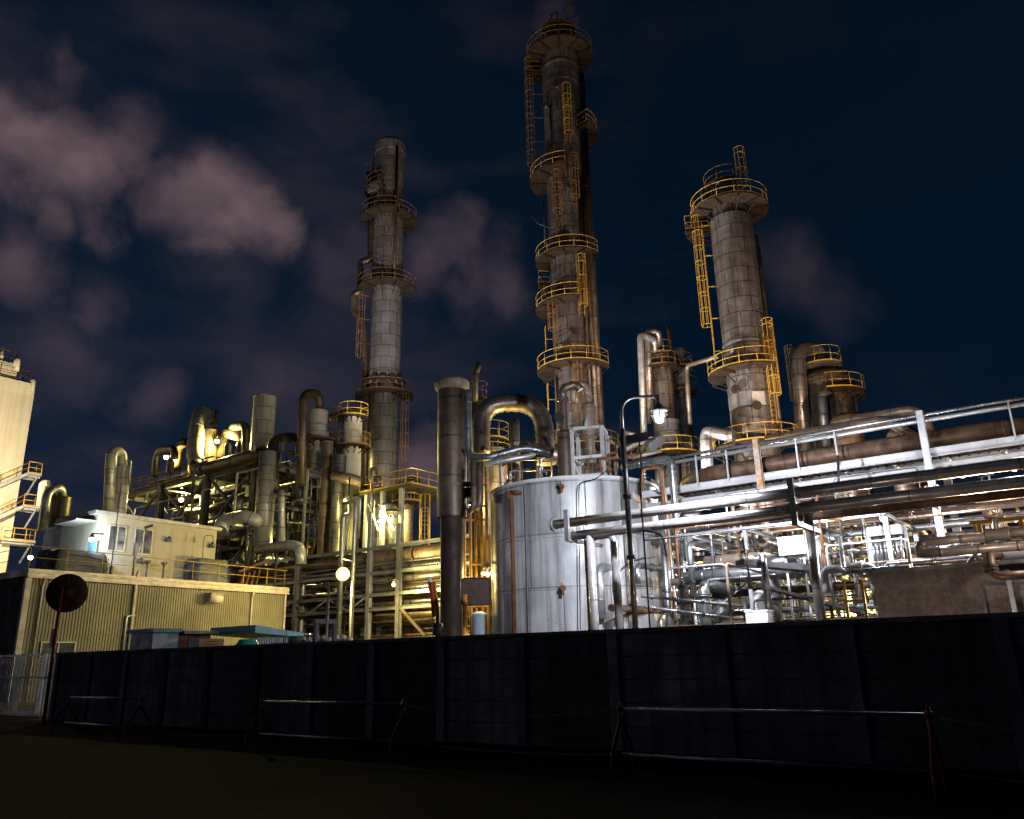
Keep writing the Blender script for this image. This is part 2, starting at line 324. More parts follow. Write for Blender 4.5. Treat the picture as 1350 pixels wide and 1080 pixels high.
def pipe(label, pts, r, m='galv', bend=None, seg=None, bands=0, flanges=(), group=None, name='pipe', cat='pipe', valves=()):
    seg = seg or (16 if r > .2 else 10 if r > .07 else 7)
    o = pipe_mb(pts, r, bend, seg, bands).build(name, m); tag(o, label, cat, group)
    for f in flanges:                     # (segment index, fraction)
        a = np.array(pts[f[0]], float); b = np.array(pts[f[0]+1], float); c = a+(b-a)*f[1]; t = nrm(b-a)
        fb = MB(); fb.tube([c-t*.05, c-t*.005], r*1.5, 12); fb.tube([c+t*.005, c+t*.05], r*1.5, 12); fb.build('flange', m, o)
    for f in valves:
        a = np.array(pts[f[0]], float); b = np.array(pts[f[0]+1], float); c = a+(b-a)*f[1]; t = nrm(b-a); u = V3(0, 0, 1) if abs(t[2]) < .8 else nrm(np.cross(t, (0, 0, 1)) if False else V3(FW[1], -FW[0], 0))
        vb = MB(); vb.tube([c-t*r*2.5, c-t*r*2.2, c, c+t*r*2.2, c+t*r*2.5], [r*1.7, r*1.7, r*1.25, r*1.7, r*1.7], 10); vb.tube([c, c+u*r*4], r*.5, 8)
        vo = vb.build('valve', m, o)
        w = []; ax = nrm(np.cross(u, t)); 
        for k in range(13): an = 2*math.pi*k/12; w.append(c+u*r*4+(ax*math.cos(an)+t*math.sin(an))*r*2)
        hb = MB().tube(w, r*.25, 5, False); hb.tube([w[0], w[6]], r*.2, 5); hb.tube([w[3], w[9]], r*.2, 5); hb.build('hand_wheel', m, vo)
    return o
def camang(x, y, rel): return math.degrees(math.atan2(-y, -x))+rel
def polar(x, y, a, r, z=0): return V3(x+r*math.cos(rad(a)), y+r*math.sin(rad(a)), z)
def railing_mb(path, h=1.1, step=1.2, t=.025, mid=1, toe=True):
    mb = MB(); path = [np.array(p, float) for p in path]
    mb.tube([p+V3(0, 0, h) for p in path], t, 6)
    for k in range(mid): mb.tube([p+V3(0, 0, h*(k+1)/(mid+1)) for p in path], t*.8, 6)
    if toe: 
        for a, b in zip(path[:-1], path[1:]): mb.bar(a+V3(0, 0, .07), b+V3(0, 0, .07), .012, .12)
    d = 0; nxt = 0
    tot = sum(np.linalg.norm(b-a) for a, b in zip(path[:-1], path[1:])); n = max(1, round(tot/step)); sp = tot/n; marks = [i*sp for i in range(n+1)]; le = 0
    for a, b in zip(path[:-1], path[1:]):
        l = np.linalg.norm(b-a)
        while marks and marks[0] <= le+l+1e-6:
            p = a+(b-a)*((marks[0]-le)/max(l, 1e-9)); marks.pop(0); mb.tube([p, p+V3(0, 0, h)], t, 6)
        le += l
    return mb
def ring_platform(root, x, y, z, r0, r1, a0, a1, rail='yellow', plate='deck_dark', h=1.1, ends=True):
    pl = MB().sector(x, y, z-.08, r0, r1, a0, a1, .08); n = max(2, int(abs(a1-a0)/32))
    for k in range(n+1):                   # brackets under the deck
        a = a0+(a1-a0)*k/n
        p0 = polar(x, y, a, r0*.98, z-.16); p1 = polar(x, y, a, r1-.04, z-.16); p2 = polar(x, y, a, r0*.98, z-.16-(r1-r0)*.62)
        pl.bar(p0, p1, .09, .14); pl.bar(p2, p1+V3(0, 0, -.08), .05, .07)
    o = pl.build('platform', plate, root)
    k = max(5, int(abs(a1-a0)/10)); path = [polar(x, y, a0+(a1-a0)*i/k, r1-.05, z) for i in range(k+1)]
    if ends and abs(a1-a0) < 355: path = [polar(x, y, a0, r0+.1, z)]+path+[polar(x, y, a1, r0+.1, z)]
    railing_mb(path, h).build('railing', rail, o)
    return o
def cage_ladder(root, x, y, a, r, z0, z1, m='yellow', cage0=2.2, off=.25, cr=.38):
    c = polar(x, y, a, r+off); t = polar(0, 0, a+90, 1); o_ = polar(0, 0, a, 1); mb = MB()
    for s_ in (-1, 1): mb.bar(c+t*.23*s_+V3(0, 0, z0), c+t*.23*s_+V3(0, 0, z1), .05, .03)
    z = z0+.3
    while z < z1: mb.tube([c-t*.23+V3(0, 0, z), c+t*.23+V3(0, 0, z)], .014, 5); z += .33
    z = z0+1
    while z < z1: mb.bar(polar(x, y, a, r-.05, z), c+V3(0, 0, z), .05, .05); z += 2.5
    lo = mb.build('ladder', m, root)
    if z1-z0 > 2.6 and cage0 is not None:
        cb = MB(); cc = c+o_*.32
        z = z0+cage0; zs = []
        while z < z1+.9: zs.append(z); z += 1.25
        zs.append(z1+.95)
        for z in zs:
            cb.tube([c-t*.24+V3(0, 0, z)]+[cc+t*cr*math.sin(rad(q))*1+o_*cr*math.cos(rad(q))+V3(0, 0, z) for q in range(-120, 121, 24)]+[c+t*.24+V3(0, 0, z)], .024, 5)
        for q in (-100, -55, 0, 55, 100):
            p = cc+t*cr*math.sin(rad(q))+o_*cr*math.cos(rad(q)); cb.bar(p+V3(0, 0, zs[0]), p+V3(0, 0, zs[-1]), .04, .03)
        cb.build('ladder_cage', m, lo)
    return lo
LIGHTS = []
def lamp_at(p, energy, color=(1, .98, .95), size=.12, kind='POINT', aim=None, spot=140):
    ld = bpy.data.lights.new('lamp_light', kind); ld.energy = energy; ld.color = color; ld.shadow_soft_size = size
    o = bpy.data.objects.new('lamp_light', ld); COL.objects.link(o); o.location = [float(q) for q in p]
    if kind == 'SPOT':
        ld.spot_size = rad(spot); ld.spot_blend = .6; o.rotation_euler = (Vector(aim)-Vector(p)).to_track_quat('-Z', 'Y').to_euler()
    return o
WARM = (1, .78, .24); YEL = (1, .86, .24); COOL = (.93, .95, 1); NEUT = (1, .93, .86)
# ------------------------------------------------------------------ ground
g = MB().quad([(-400, -60, -.004), (200, -60, -.004), (200, 400, -.004), (-400, 400, -.004)]).build('ground', 'dirt'); struct(g)
g = MB().quad([(-140, -40, .0), (60, -40, .0), (60, 12.9, .0), (-140, 12.9, .0)]).build('road', 'asphalt'); struct(g)
# ------------------------------------------------------------------ perimeter wall
t = thing('concrete_wall', (-10, 13, 0), 'long dark concrete panel wall running across the whole foreground', 'wall')
xs = [-27.3]
while xs[-1] < 9: xs.append(xs[-1]+2.0)
for a, b in zip(xs[:-1], xs[1:]):
    mb = MB()
    for k in range(5):
        mb.box((a+.08, 13+.006*(k % 2), .005+k*.385), (b-.08, 13.06, .005+k*.385+.362))
    mb.box((a+.08, 13.061, 0), (b-.08, 13.1, 1.931)); mb.build('panel', 'concrete_dark', t)
for x in xs: MB().box((x-.1, 12.96, 0), (x+.1, 13.12, 1.93)).build('post', 'concrete_dark', t)
MB().box((xs[0]-.12, 12.93, 1.932), (xs[-1]+.1, 13.15, 2.0)).build('coping', 'concrete_dark', t)
# ------------------------------------------------------------------ pipe barriers on the road side
bars = [(-21.7, -18.35, 'far left'), (-14.0, -10.15, 'left'), (-5.95, -1.95, 'right')]
BL = ['low steel pipe barrier on curved legs nearest the sliding gate', 'low steel pipe barrier standing second from the gate, rope tied at both ends', 'long low steel pipe barrier with red curved legs nearest the camera']
for (x0, x1, w), lb in zip(bars, BL):
    t = thing('pipe_barrier', ((x0+x1)/2, 10.7, 0), lb, 'barrier', 'pipe barriers along the wall')
    for z, nm in ((.84, 'rail'), (.24, 'rail')): MB().tube([(x0, 10.7, z), (x1, 10.7, z)], .024, 8).build(nm, 'barrail', t)
    for x in (x0, x1):
        for s_ in (-1, 1):
            mb = MB(); mb.tube(rounded([(x, 10.7, .93), (x, 10.7+s_*.02, .66), (x, 10.7+s_*.30, .27), (x, 10.7+s_*.30, 0)], .1), .026, 8)
            if s_ < 0: mb.tube([(x-.04, 10.7, .84), (x+.04, 10.7, .84)], .04, 8); mb.bar((x, 10.4, .24), (x, 11.0, .24), .03)
            mb.build('leg', 'redpaint', t)
        MB().tube([(x, 10.7, .70), (x, 10.7, .78)], .033, 8).build('reflector', 'box_white', t)
def rope(a, b, sag, lb):
    pts = [np.array(a)*(1-k/14)+np.array(b)*(k/14)-V3(0, 0, sag*4*(k/14)*(1-k/14)) for k in range(15)]
    tag(MB().tube(pts, .008, 5).build('rope', 'rope'), lb, 'rope', 'ropes strung between the barriers')
rope((-18.35, 10.7, .83), (-14.0, 10.7, .83), .17, 'upper slack rope between the gate-side barrier and the middle barrier')
rope((-18.35, 10.7, .24), (-14.0, 10.7, .24), .1, 'lower slack rope between the gate-side barrier and the middle barrier')
rope((-10.15, 10.7, .83), (-5.95, 10.7, .83), .14, 'upper slack rope between the middle barrier and the long right barrier')
rope((-10.15, 10.7, .24), (-5.95, 10.7, .24), .06, 'lower slack rope between the middle barrier and the long right barrier')
rope((-1.95, 10.7, .83), (2.6, 10.7, .6), .15, 'upper rope running out of the picture from the nearest barrier')
rope((-1.95, 10.7, .24), (2.6, 10.7, .15), .06, 'lower rope running out of the picture from the nearest barrier')
# ------------------------------------------------------------------ gate, mirrors
t = thing('sliding_gate', (-31, 13.6, 0), 'pale steel sliding gate of diagonal mesh panels left of the concrete wall', 'gate')
def gate_panel(x0, x1):
    fr = MB(); zt = 1.98
    for a, b in (((x0, 13.6, .12), (x1, 13.6, .12)), ((x0, 13.6, zt), (x1, 13.6, zt))): fr.bar(a, b, .05, .08)
    for x in (x0, x1): fr.bar((x, 13.6, .08), (x, 13.6, zt+.04), .06, .05)
    p = fr.build('gate_panel', 'steel', t); ms = MB(); w = x1-x0; h = zt-.24
    k = -h
    n_ = int(w/.13)+1
    for i in range(n_):                # slim vertical slats with a zigzag lean
        x = x0+.05+i*(w-.1)/max(1, n_-1); pts = [(x+(.028 if j % 2 else -.028), 13.6, .16+h*j/8) for j in range(9)]
        for a, b in zip(pts[:-1], pts[1:]): ms.bar(a, b, .012, .02)
    ms.build('mesh_infill', 'steel', p)
for a, b in ((-35.1, -33.5), (-33.1, -31.6), (-31.12, -29.63)): gate_panel(a, b)
for x in (-33.3, -31.45, -31.27, -29.45, -29.2, -28.72): MB().bar((x, 13.6, 0), (x, 13.6, 2.02), .07, .07).build('gate_post', 'steel', t)
MB().bar((-38, 13.6, .045), (-27.9, 13.6, .045), .12, .05).build('floor_track', 'steel', t)
MB().bar((-38, 13.66, 1.25), (-28, 13.66, 1.25), .03, .05).build('cross_rail', 'steel', t)
p = PY(88, 782, 12.3); r = 25*mpp(p)
t = thing('traffic_mirror', (p[0], p[1], 0), 'round traffic mirror seen from its dark rusty back on a red pole', 'mirror')
mb = MB(); vd = nrm(V3(*p)-CAM); vd = nrm(vd+V3(.25, 0, .0)); s1 = nrm(np.cross(vd, (0, 0, 1))); s2 = np.cross(s1, vd)
rows = [[p+(s1*math.cos(a)+s2*math.sin(a))*r*q-vd*dd for a in [2*math.pi*k/36 for k in range(36)]] for q, dd in ((.02, .10), (.16, .10), (.2, .04), (.6, .03), (.93, 0), (1.0, -.03), (1.0, -.07), (.9, -.09), (.02, -.11))]
mb.grid(rows, [[k*.1 for k in range(37)]]*9, [0, .1, .2, .3, .4, .5, .6, .7, .8], True, True)
for k in range(8): a = 2*math.pi*k/8; u = s1*math.cos(a)+s2*math.sin(a); mb.bar(p+u*r*.45-vd*.045, p+u*r*.75-vd*.035, .03, .02)
mb.build('mirror_shell', 'mirrorback', t)
pb = MB().tube([(p[0]+.0, p[1]-.16, 0), (p[0], p[1]-.16, p[2]+.15)], .05, 10); pb.bar(p-vd*.1, (p[0], p[1]-.16, p[2]), .08); pb.bar((p[0]-.12, p[1]-.16, p[2]-1.6), (p[0]-.12, p[1]-.16, p[2]-1.05), .1, .14)
pb.build('pole', 'redpaint', t)
# rectangular mirror beside the brown stack
p = PD(627, 780, 29); m1 = mpp(p); t = thing('rectangular_mirror', (p[0], p[1], 0), 'rectangular rusty steel mirror housing on an orange post beside the brown stack', 'mirror')
vd = nrm(V3(p[0], p[1], 0)); s1 = nrm(np.cross(vd, (0, 0, 1))); s2 = V3(0, 0, 1)
mb = MB(); prof = [(math.copysign(1, math.cos(a))*abs(math.cos(a))**.28*20*m1, math.copysign(1, math.sin(a))*abs(math.sin(a))**.28*18*m1) for a in [2*math.pi*(k+.5)/32 for k in range(32)]]
rows = [[p+s1*x*q+s2*z*q+vd*dd for x, z in prof] for q, dd in ((.02, -.01), (.9, -.01), (.93, -.04), (1, -.05), (1.02, 0), (1, .14), (.02, .16))]
mb.grid(rows, [[k*.1 for k in range(33)]]*7, [0, .3, .4, .5, .6, .7, .9], True, False)
mb.build('mirror_housing', 'dark_rust', t)
q = PD(613, 800, 29); MB().tube([(q[0], q[1], 0), (q[0], q[1], p[2]-.1)], .095, 10).build('pole', 'orangepost', t)
# ------------------------------------------------------------------ corrugated low building
A = V3(-42.69, 18.38, 0); B = V3(-44.03, 34.88, 0); dF = nrm(B-A); nF = V3(dF[1], -dF[0], 0); ZR = 6.2; LF = np.linalg.norm(B-A)
def FA(px, py, off=0.):               # a point on the facade plane moved out by off
    d = ray(px, py); a = A+nF*off; return CAM+d*((a-CAM).dot(nF)/d.dot(nF))
t = thing('corrugated_building', A+dF*8, 'low building clad in cream corrugated sheet with a yellow roof railing', 'building')
mb = MB(); n = int(LF/.16); pts = []
for i in range(n*4+1):
    s_ = i/(n*4)*LF; pts.append(A+dF*s_+nF*(.0, .035, .035, 0)[i % 4])
rows = [[p+V3(0, 0, z) for p in pts] for z in (.0, 3.1)]; us = [[np.linalg.norm(p-A) for p in pts]]*2
mb.grid(rows, us, [0, 3.1], False, False); rows = [[p+V3(0, 0, z)+nF*.02 for p in pts] for z in (3.06, 5.86)]; mb.grid(rows, us, [3.06, 5.86], False, False)
mb.build('corrugated_facade', 'corrugated', t)
C1 = A-V3(26, 0, 0); C2 = B-V3(26, 0, 0)
mb = MB(); mb.hexa([C1-nF*.06, A-nF*.06, B-nF*.06, C2]+[q+V3(0, 0, 5.86) for q in (C1-nF*.06, A-nF*.06, B-nF*.06, C2)]); mb.build('wall', 'concrete_dark', t)
mb = MB(); o1 = nF*.22; d1 = dF*.2
mb.hexa([C1-d1-V3(0, 0, -5.86), A-d1+o1+V3(0, 0, 5.86), B+d1+o1+V3(0, 0, 5.86), C2+d1+V3(0, 0, 5.86), C1-d1+V3(0, 0, ZR), A-d1+o1+V3(0, 0, ZR), B+d1+o1+V3(0, 0, ZR), C2+d1+V3(0, 0, ZR)]); mb.build('roof', 'trim', t)
mb = MB(); mb.bar(A-dF*.21+nF*.25+V3(0, 0, 6.04), B+dF*.21+nF*.25+V3(0, 0, 6.04), .05, .12); mb.bar(A-dF*.21+nF*.24+V3(0, 0, 5.8), B+dF*.21+nF*.24+V3(0, 0, 5.8), .1, .1); mb.build('gutter', 'trim', t)
MB().bar(A+nF*.06-dF*.05, A+nF*.06-dF*.05+V3(0, 0, 5.86), .28, .2).build('corner_trim', 'trim', t)
MB().bar(B+nF*.06+dF*.05, B+nF*.06+dF*.05+V3(0, 0, 5.86), .12, .12).build('corner_trim', 'trim', t)
for px, y0, y1, r in ((58, 762, 865, .06), (181, 753, 857, .09), (333, 780, 852, .06)):
    a = FA(px, y0, .14); MB().tube(rounded([a+nF*.15+V3(0, 0, .0), a-V3(0, 0, .35), V3(a[0], a[1], 0)], .1), r, 8).build('downpipe', 'trim', t)
a = FA(167, 812, .12); MB().tube(rounded([a+dF*.5, a+V3(0, 0, .0), V3(a[0], a[1], 0)], .15), .07, 8).build('vent_pipe', 'galvplain', t)
a = FA(268, 797, .04); b = FA(286, 783, .04); w = np.linalg.norm((b-a)[:2]); h = b[2]-a[2]
mb = MB(); mb.hexa([a, a+nF*.15, a+nF*.15+dF*w, a+dF*w, a+V3(0, 0, h), a+nF*.75+V3(0, 0, h), a+nF*.75+dF*w+V3(0, 0, h), a+dF*w+V3(0, 0, h)]); mb.tube([a+nF*.35+V3(0, 0, h*.55), a+nF*.35+dF*w+V3(0, 0, h*.55)], .3, 12); mb.build('vent_hood', 'trim', t)
def window(root, P, px0, py0, px1, py1, off, glass='glass', fr='trim', mull=1):
    a = P(px0, py1, off); b = P(px1, py0, off); w = np.linalg.norm((b-a)[:2]); z0, z1 = a[2], b[2]
    f = MB(); a0 = V3(a[0], a[1], 0)
    for s0, s1_ in ((0, .06), (w-.06, w)): f.hexa([a0+dF*s0+V3(0, 0, z0), a0+dF*s0+nF*.06+V3(0, 0, z0), a0+dF*s1_+nF*.06+V3(0, 0, z0), a0+dF*s1_+V3(0, 0, z0), a0+dF*s0+V3(0, 0, z1), a0+dF*s0+nF*.06+V3(0, 0, z1), a0+dF*s1_+nF*.06+V3(0, 0, z1), a0+dF*s1_+V3(0, 0, z1)])
    for z in (z0+.03, z1-.03): f.bar(a0+dF*.061+nF*.035+V3(0, 0, z), a0+dF*(w-.061)+nF*.035+V3(0, 0, z), .07, .06)
    for k in range(mull): s_ = w*(k+1)/(mull+1); f.bar(a0+dF*s_+nF*.033+V3(0, 0, z0+.061), a0+dF*s_+nF*.033+V3(0, 0, z1-.061), .06, .05)
    fo = f.build('window', fr, root); g_ = MB()
    g_.bar(a0+dF*.05+nF*.012+V3(0, 0, (z0+z1)/2), a0+dF*(w-.05)+nF*.012+V3(0, 0, (z0+z1)/2), .02, z1-z0-.1); g_.build('pane', glass, fo)
    return fo
window(t, FA, 51, 846, 100, 866, .04); window(t, FA, 177, 849, 198, 862, .04, 'window_lit', mull=0)
# roof railing
ra = A+nF*.1-dF*.05+V3(0, 0, ZR); rb = B+nF*.1+dF*.05+V3(0, 0, ZR); rl = V3(A[0]-14, A[1]-.1, ZR)
railing_mb([rl, V3(A[0]-.05, A[1]-.1, ZR)], 1.1, 2.2, .02, 1, False).build('roof_railing', 'rustyellow', t)
railing_mb([V3(A[0], A[1]-.1, ZR), ra, rb, rb-V3(4, 0, 0)], 1.1, 1.9, .022, 1, False).build('roof_railing', 'yellow', t)
# ------------------------------------------------------------------ office block on the roof
t = thing('rooftop_office', (-50, 26, ZR), 'cream flat-roofed office block with two sliding windows on the corrugated building', 'building')
O0 = PX(130, 676, -44.9); offU = (O0-A).dot(nF)
def FU(px, py, off=0.): return FA(px, py, offU+off)
c0 = FU(130, 676); c1 = FU(287, 691); zt = 9.85; c0 = V3(c0[0], c0[1], 0); c1 = V3(c1[0], c1[1], 0)
cl = PY(84, 680, c0[1]); cl = V3(cl[0], c0[1], 0); cb = V3(cl[0], c1[1], 0)
mb = MB(); mb.hexa([q+V3(0, 0, ZR+.002) for q in (cl, c0, c1, cb)]+[q+V3(0, 0, zt-.2) for q in (cl, c0, c1, cb)]); mb.build('wall', 'stucco', t)
e_ = V3(.25, 0, 0)
mb = MB(); mb.hexa([q+V3(0, 0, zt-.2) for q in (cl-e_-dF*.3, c0+e_-dF*.3, c1+e_+dF*.2, cb-e_+dF*.2)]+[q+V3(0, 0, zt) for q in (cl-e_-dF*.3, c0+e_-dF*.3, c1+e_+dF*.2, cb-e_+dF*.2)]); mb.build('roof', 'trim', t)
window(t, FU, 140, 694.5, 167, 726, 0); window(t, FU, 174, 699, 202, 730, 0)
for px in (228, 257): a = FU(px, 700); b = FU(px, 757); MB().bar(V3(a[0], a[1], ZR+.05)+nF*.006, V3(a[0], a[1], zt-.25)+nF*.006, .03, .02).build('wall_joint', 'trim', t)
ydo = c0[1]-.03
dp = PY(123, 716, ydo); MB().box((dp[0]-.42, ydo-.04, ZR+.01), (dp[0]+.42, ydo, ZR+2.0)).build('door', 'bluepaint', t)
cp = PY(98, 686, ydo); MB().box((cp[0], ydo-1.1, 9.25), (c0[0]-.1, ydo+.03, 9.33)).build('door_canopy', 'trim', t)
# the lower annex at its left
ax0 = PY(66, 680, ydo+.5); t = thing('annex_block', (ax0[0]+1, ydo, ZR), 'small pale annex block at the left end of the rooftop office', 'building')
MB().box((ax0[0], ydo+.3, ZR+.002), (cl[0]-.01, ydo+5, 9.5)).build('wall', 'paleblue', t); MB().box((ax0[0]-.1, ydo+.2, 9.5), (cl[0]-.27, ydo+5.1, 9.6)).build('roof', 'trim', t)
# small things on the roof and facade
def wall_lamp(px, py, lb, P=FU, arm=True):
    a = P(px, py, .0); o = MB(); o.tube([a+nF*.0, a+nF*.22], .05, 8); o.tube([a+nF*.22+V3(0, 0, .1), a+nF*.22-V3(0, 0, .22)], [.07, .2], 12)
    tag(o.build('wall_lamp', 'dark_steel'), lb, 'lamp', 'lamps on the rooftop office')
wall_lamp(220, 710, 'dark unlit lamp on the office wall right of the second window'); wall_lamp(277, 718, 'dark unlit lamp at the right end of the office wall'); wall_lamp(183, 738, 'small dark lamp low on the office wall below the second window')
def onroof(px, off): a = FA(px, 745, off); return V3(a[0], a[1], ZR)
a = onroof(147, -.4); tag(MB().tube([a, a+V3(0, 0, 5.1)], [.035, .02], 6).tube([a, a+V3(0, 0, .5)], .09, 8).build('mast', 'dark_steel'), 'thin black mast in front of the office windows on the lower roof', 'mast')
a = onroof(176, -.5); mb = MB().tube([a, a+V3(0, 0, 2.3)], .04, 8).tube([a+V3(0, 0, 2.3), a+V3(.1, .5, 2.75)], .03, 6).bar(a+V3(0, .4, 2.8), a+V3(.25, .75, 2.95), .14, .12).bar(a+V3(.05, 0, 1.2), a+V3(.05, 0, 1.9), .2, .2)
tag(mb.build('camera_post', 'dark_steel'), 'black post with a camera and box beside the second office window', 'camera post')
a = onroof(266, -.9); mb = MB().tube(rounded([a, a+V3(0, 0, 2.9), a+V3(.05, .6, 2.95), a+V3(.05, .6, 2.5)], .25), .03, 6).tube([a+V3(.05, .6, 2.55), a+V3(.05, .6, 2.3)], [.05, .17], 10)
tag(mb.build('gooseneck_lamp', 'dark_steel'), 'black gooseneck lamp standing at the right end of the office', 'lamp')
def tarp_box(lb, c, sx, sy, sz, rot):
    mb = MB(); rows = []; K = 28
    for i, (q, z) in enumerate(((1.06, 0), (1.03, .3), (1.0, .62), (.97, .9), (.9, .98), (.5, 1.0), (.02, 1.02))):
        row = []
        for k in range(K):
            an = 2*math.pi*k/K; x = math.copysign(abs(math.cos(an))**.35, math.cos(an))*sx/2*q; y = math.copysign(abs(math.sin(an))**.35, math.sin(an))*sy/2*q
            j = 1+random.uniform(-.035, .035)*(1 if i < 5 else .2); x *= j; y *= j
            row.append(V3(c[0]+x*math.cos(rot)-y*math.sin(rot), c[1]+x*math.sin(rot)+y*math.cos(rot), c[2]+z*sz+random.uniform(-.03, .03)*(i > 0)))
        rows.append(row)
    mb.grid(rows, [[k*.1 for k in range(K+1)]]*7, [0, .3, .6, .9, 1, 1.3, 1.6], True, True); o = mb.build('tarp_covered_unit', 'tarp'); tag(o, lb, 'covered unit', 'units wrapped in grey tarpaulin on the roof')
    rp = MB()
    for z in (.3, .7): rp.tube([rows[2][k]*0+V3(rows[2][k][0]+(rows[2][k][0]-c[0])*.03, rows[2][k][1]+(rows[2][k][1]-c[1])*.03, c[2]+z*sz+.1*math.sin(k)) for k in range(K)], .02, 4)
    rp.build('lashing', 'ink', o)
aang = math.atan2(dF[1], dF[0])
tarp_box('grey tarpaulin-wrapped unit at the right end of the office', onroof(273, -1.3), 2.4, 1.4, 1.5, aang)
tarp_box('wide grey tarpaulin-wrapped unit in front of the blue-lit door', onroof(100, -1.6), 2.9, 1.5, 1.25, aang)
tarp_box('narrow grey tarpaulin-wrapped unit at the near roof corner', onroof(72, -2.6), 1.5, 1.3, 1.35, aang)
a = onroof(112, -3.0); mb = MB()
for s_ in (0, 1.4):
    for q in (-.45, .45): mb.bar(a+V3(-s_*1.2, q, 0), a+V3(-s_*1.2, q*.1, 2.2), .06)
mb.bar(a+V3(.1, 0, 2.2), a+V3(-2.6, 0, 2.2), .06); mb.bar(a+V3(0, -.35, .7), a+V3(-1.7, -.35, .7), .05)
tag(mb.build('trestle', 'rust'), 'rusty A-frame trestle standing behind the tarpaulin units', 'trestle')
for k, px in enumerate((194, 216)):
    a = onroof(px, -1.0); tag(MB().tube([a, a+V3(0, 0, .9)], .05, 8).tube([a+V3(0, 0, .9), a+V3(0, 0, 1.05)], [.12, .2], 10).tube([a, a+V3(0, 0, .1)], .15, 10).build('roof_vent', 'dark_steel'), ('short dark roof vent left of the camera post lamp', 'short dark roof vent below the first unlit wall lamp')[k], 'roof vent', 'roof vents')
a = onroof(327, -1.2); mb = MB(); [mb.bar(a+V3(0, q, 0), a+V3(.1, q+.2, 1.0+q*.3), .1, .3) for q in (-.6, -.2, .2, .6)]; mb.bar(a+V3(0, -.7, .9), a+V3(0, 1.6, 1.9), .25, .12)
tag(mb.build('cable_reel_frame', 'rust'), 'dark red rusty steel frame at the far end of the lower roof', 'frame')
# kiosk, sign board, shed by the wall
kp = PD(240, 845, 33); k0 = PX(198, 845, kp[0]); k1 = PX(282, 845, kp[0])
t = thing('kiosk', (kp[0], kp[1], 0), 'pale blue kiosk with a dark brown door in front of the corrugated building', 'kiosk')
zt = PX(240, 829, kp[0])[2]
MB().box((kp[0]-1.6, k0[1]+.1, 0), (kp[0], k0[1]+(k1[1]-k0[1])*.42, zt-.14)).build('wall', 'paleblue', t)
MB().box((kp[0]-1.5, k0[1]+(k1[1]-k0[1])*.42+.01, 0), (kp[0]-.1, k1[1]-.1, zt-.16)).build('back_wall', 'rust', t)
MB().box((kp[0]-1.8, k0[1], zt-.14), (kp[0]+.15, k0[1]+(k1[1]-k0[1])*.44, zt)).build('roof', 'bluepaint', t)
MB().box((kp[0]-1.7, k0[1]+(k1[1]-k0[1])*.44+.01, zt-.2), (kp[0]+.3, k1[1], zt-.08)).build('porch_roof', 'dark_steel', t)
yy = k0[1]+(k1[1]-k0[1])*.6; MB().box((kp[0]-.099, yy, .1), (kp[0]-.05, yy+1.0, zt-.35)).build('door', 'dark_steel', t)
sp = PD(279, 848, 29); s0 = PX(262, 848, sp[0]); s1_ = PX(295, 848, sp[0]); zz = PX(279, 842, sp[0])[2]
t = thing('notice_board', (sp[0], sp[1], 0), 'tan notice board with faded lines of writing above the wall', 'sign')
MB().box((sp[0]-.03, s0[1], zz-.75), (sp[0], s1_[1], zz)).build('board', 'sign_tan', t)
for y in (s0[1]+.1, s1_[1]-.15): MB().box((sp[0]-.08, y, 0), (sp[0]-.031, y+.06, zz)).build('post', 'dark_steel', t)
mb = MB()
for r_, (u0, u1) in enumerate(((.28, .72), (.2, .8), (.22, .7), (.25, .78))):
    w = s1_[1]-s0[1]; u = u0
    while u < u1: l = random.uniform(.02, .06); mb.box((sp[0]+.001, s0[1]+w*u, zz-.12-r_*.1), (sp[0]+.004, s0[1]+w*(u+l), zz-.085-r_*.1)); u += l+.02
mb.build('writing', 'ink', t)
q0 = PD(337, 824, 33); q1 = PD(395, 835, 33.5)
t = thing('lean_to_shed', (q0[0], q0[1], 0), 'corrugated shed with a bright blue sloping roof edge behind the wall', 'shed')
qx = q0[0]; q1 = PX(400, 836, qx-.3); 
MB().hexa([(qx-3, q0[1], q0[2]-.3), (qx, q0[1], q0[2]-.3), (qx, q1[1], q1[2]-.15), (qx-3, q1[1], q1[2]-.15), (qx-3, q0[1], q0[2]), (qx, q0[1], q0[2]), (qx, q1[1], q1[2]), (qx-3, q1[1], q1[2])]).build('roof', 'bluepaint', t)
mb = MB(); n = 40
pts = [V3(qx-.15+(.05 if i % 4 in (1, 2) else 0), q0[1]+.2+(q1[1]-q0[1]-.3)*i/(n*2), 0) for i in range(n*2+1)]
mb.grid([pts, [p+V3(0, 0, q1[2]-.15) for p in pts]], [[i*.1 for i in range(len(pts))]]*2, [0, 3], False, False); mb.build('corrugated_wall', 'paleblue', t)
p = PD(326, 851, 30); mb = MB(); mb.lathe(p[0], p[1], [(.02, p[2]+.25), (.3, p[2]+.2), (.42, p[2]), (.42, 0)], 14); tag(mb.build('bin', 'greenpaint'), 'small green-blue covered drum in front of the shed', 'drum')
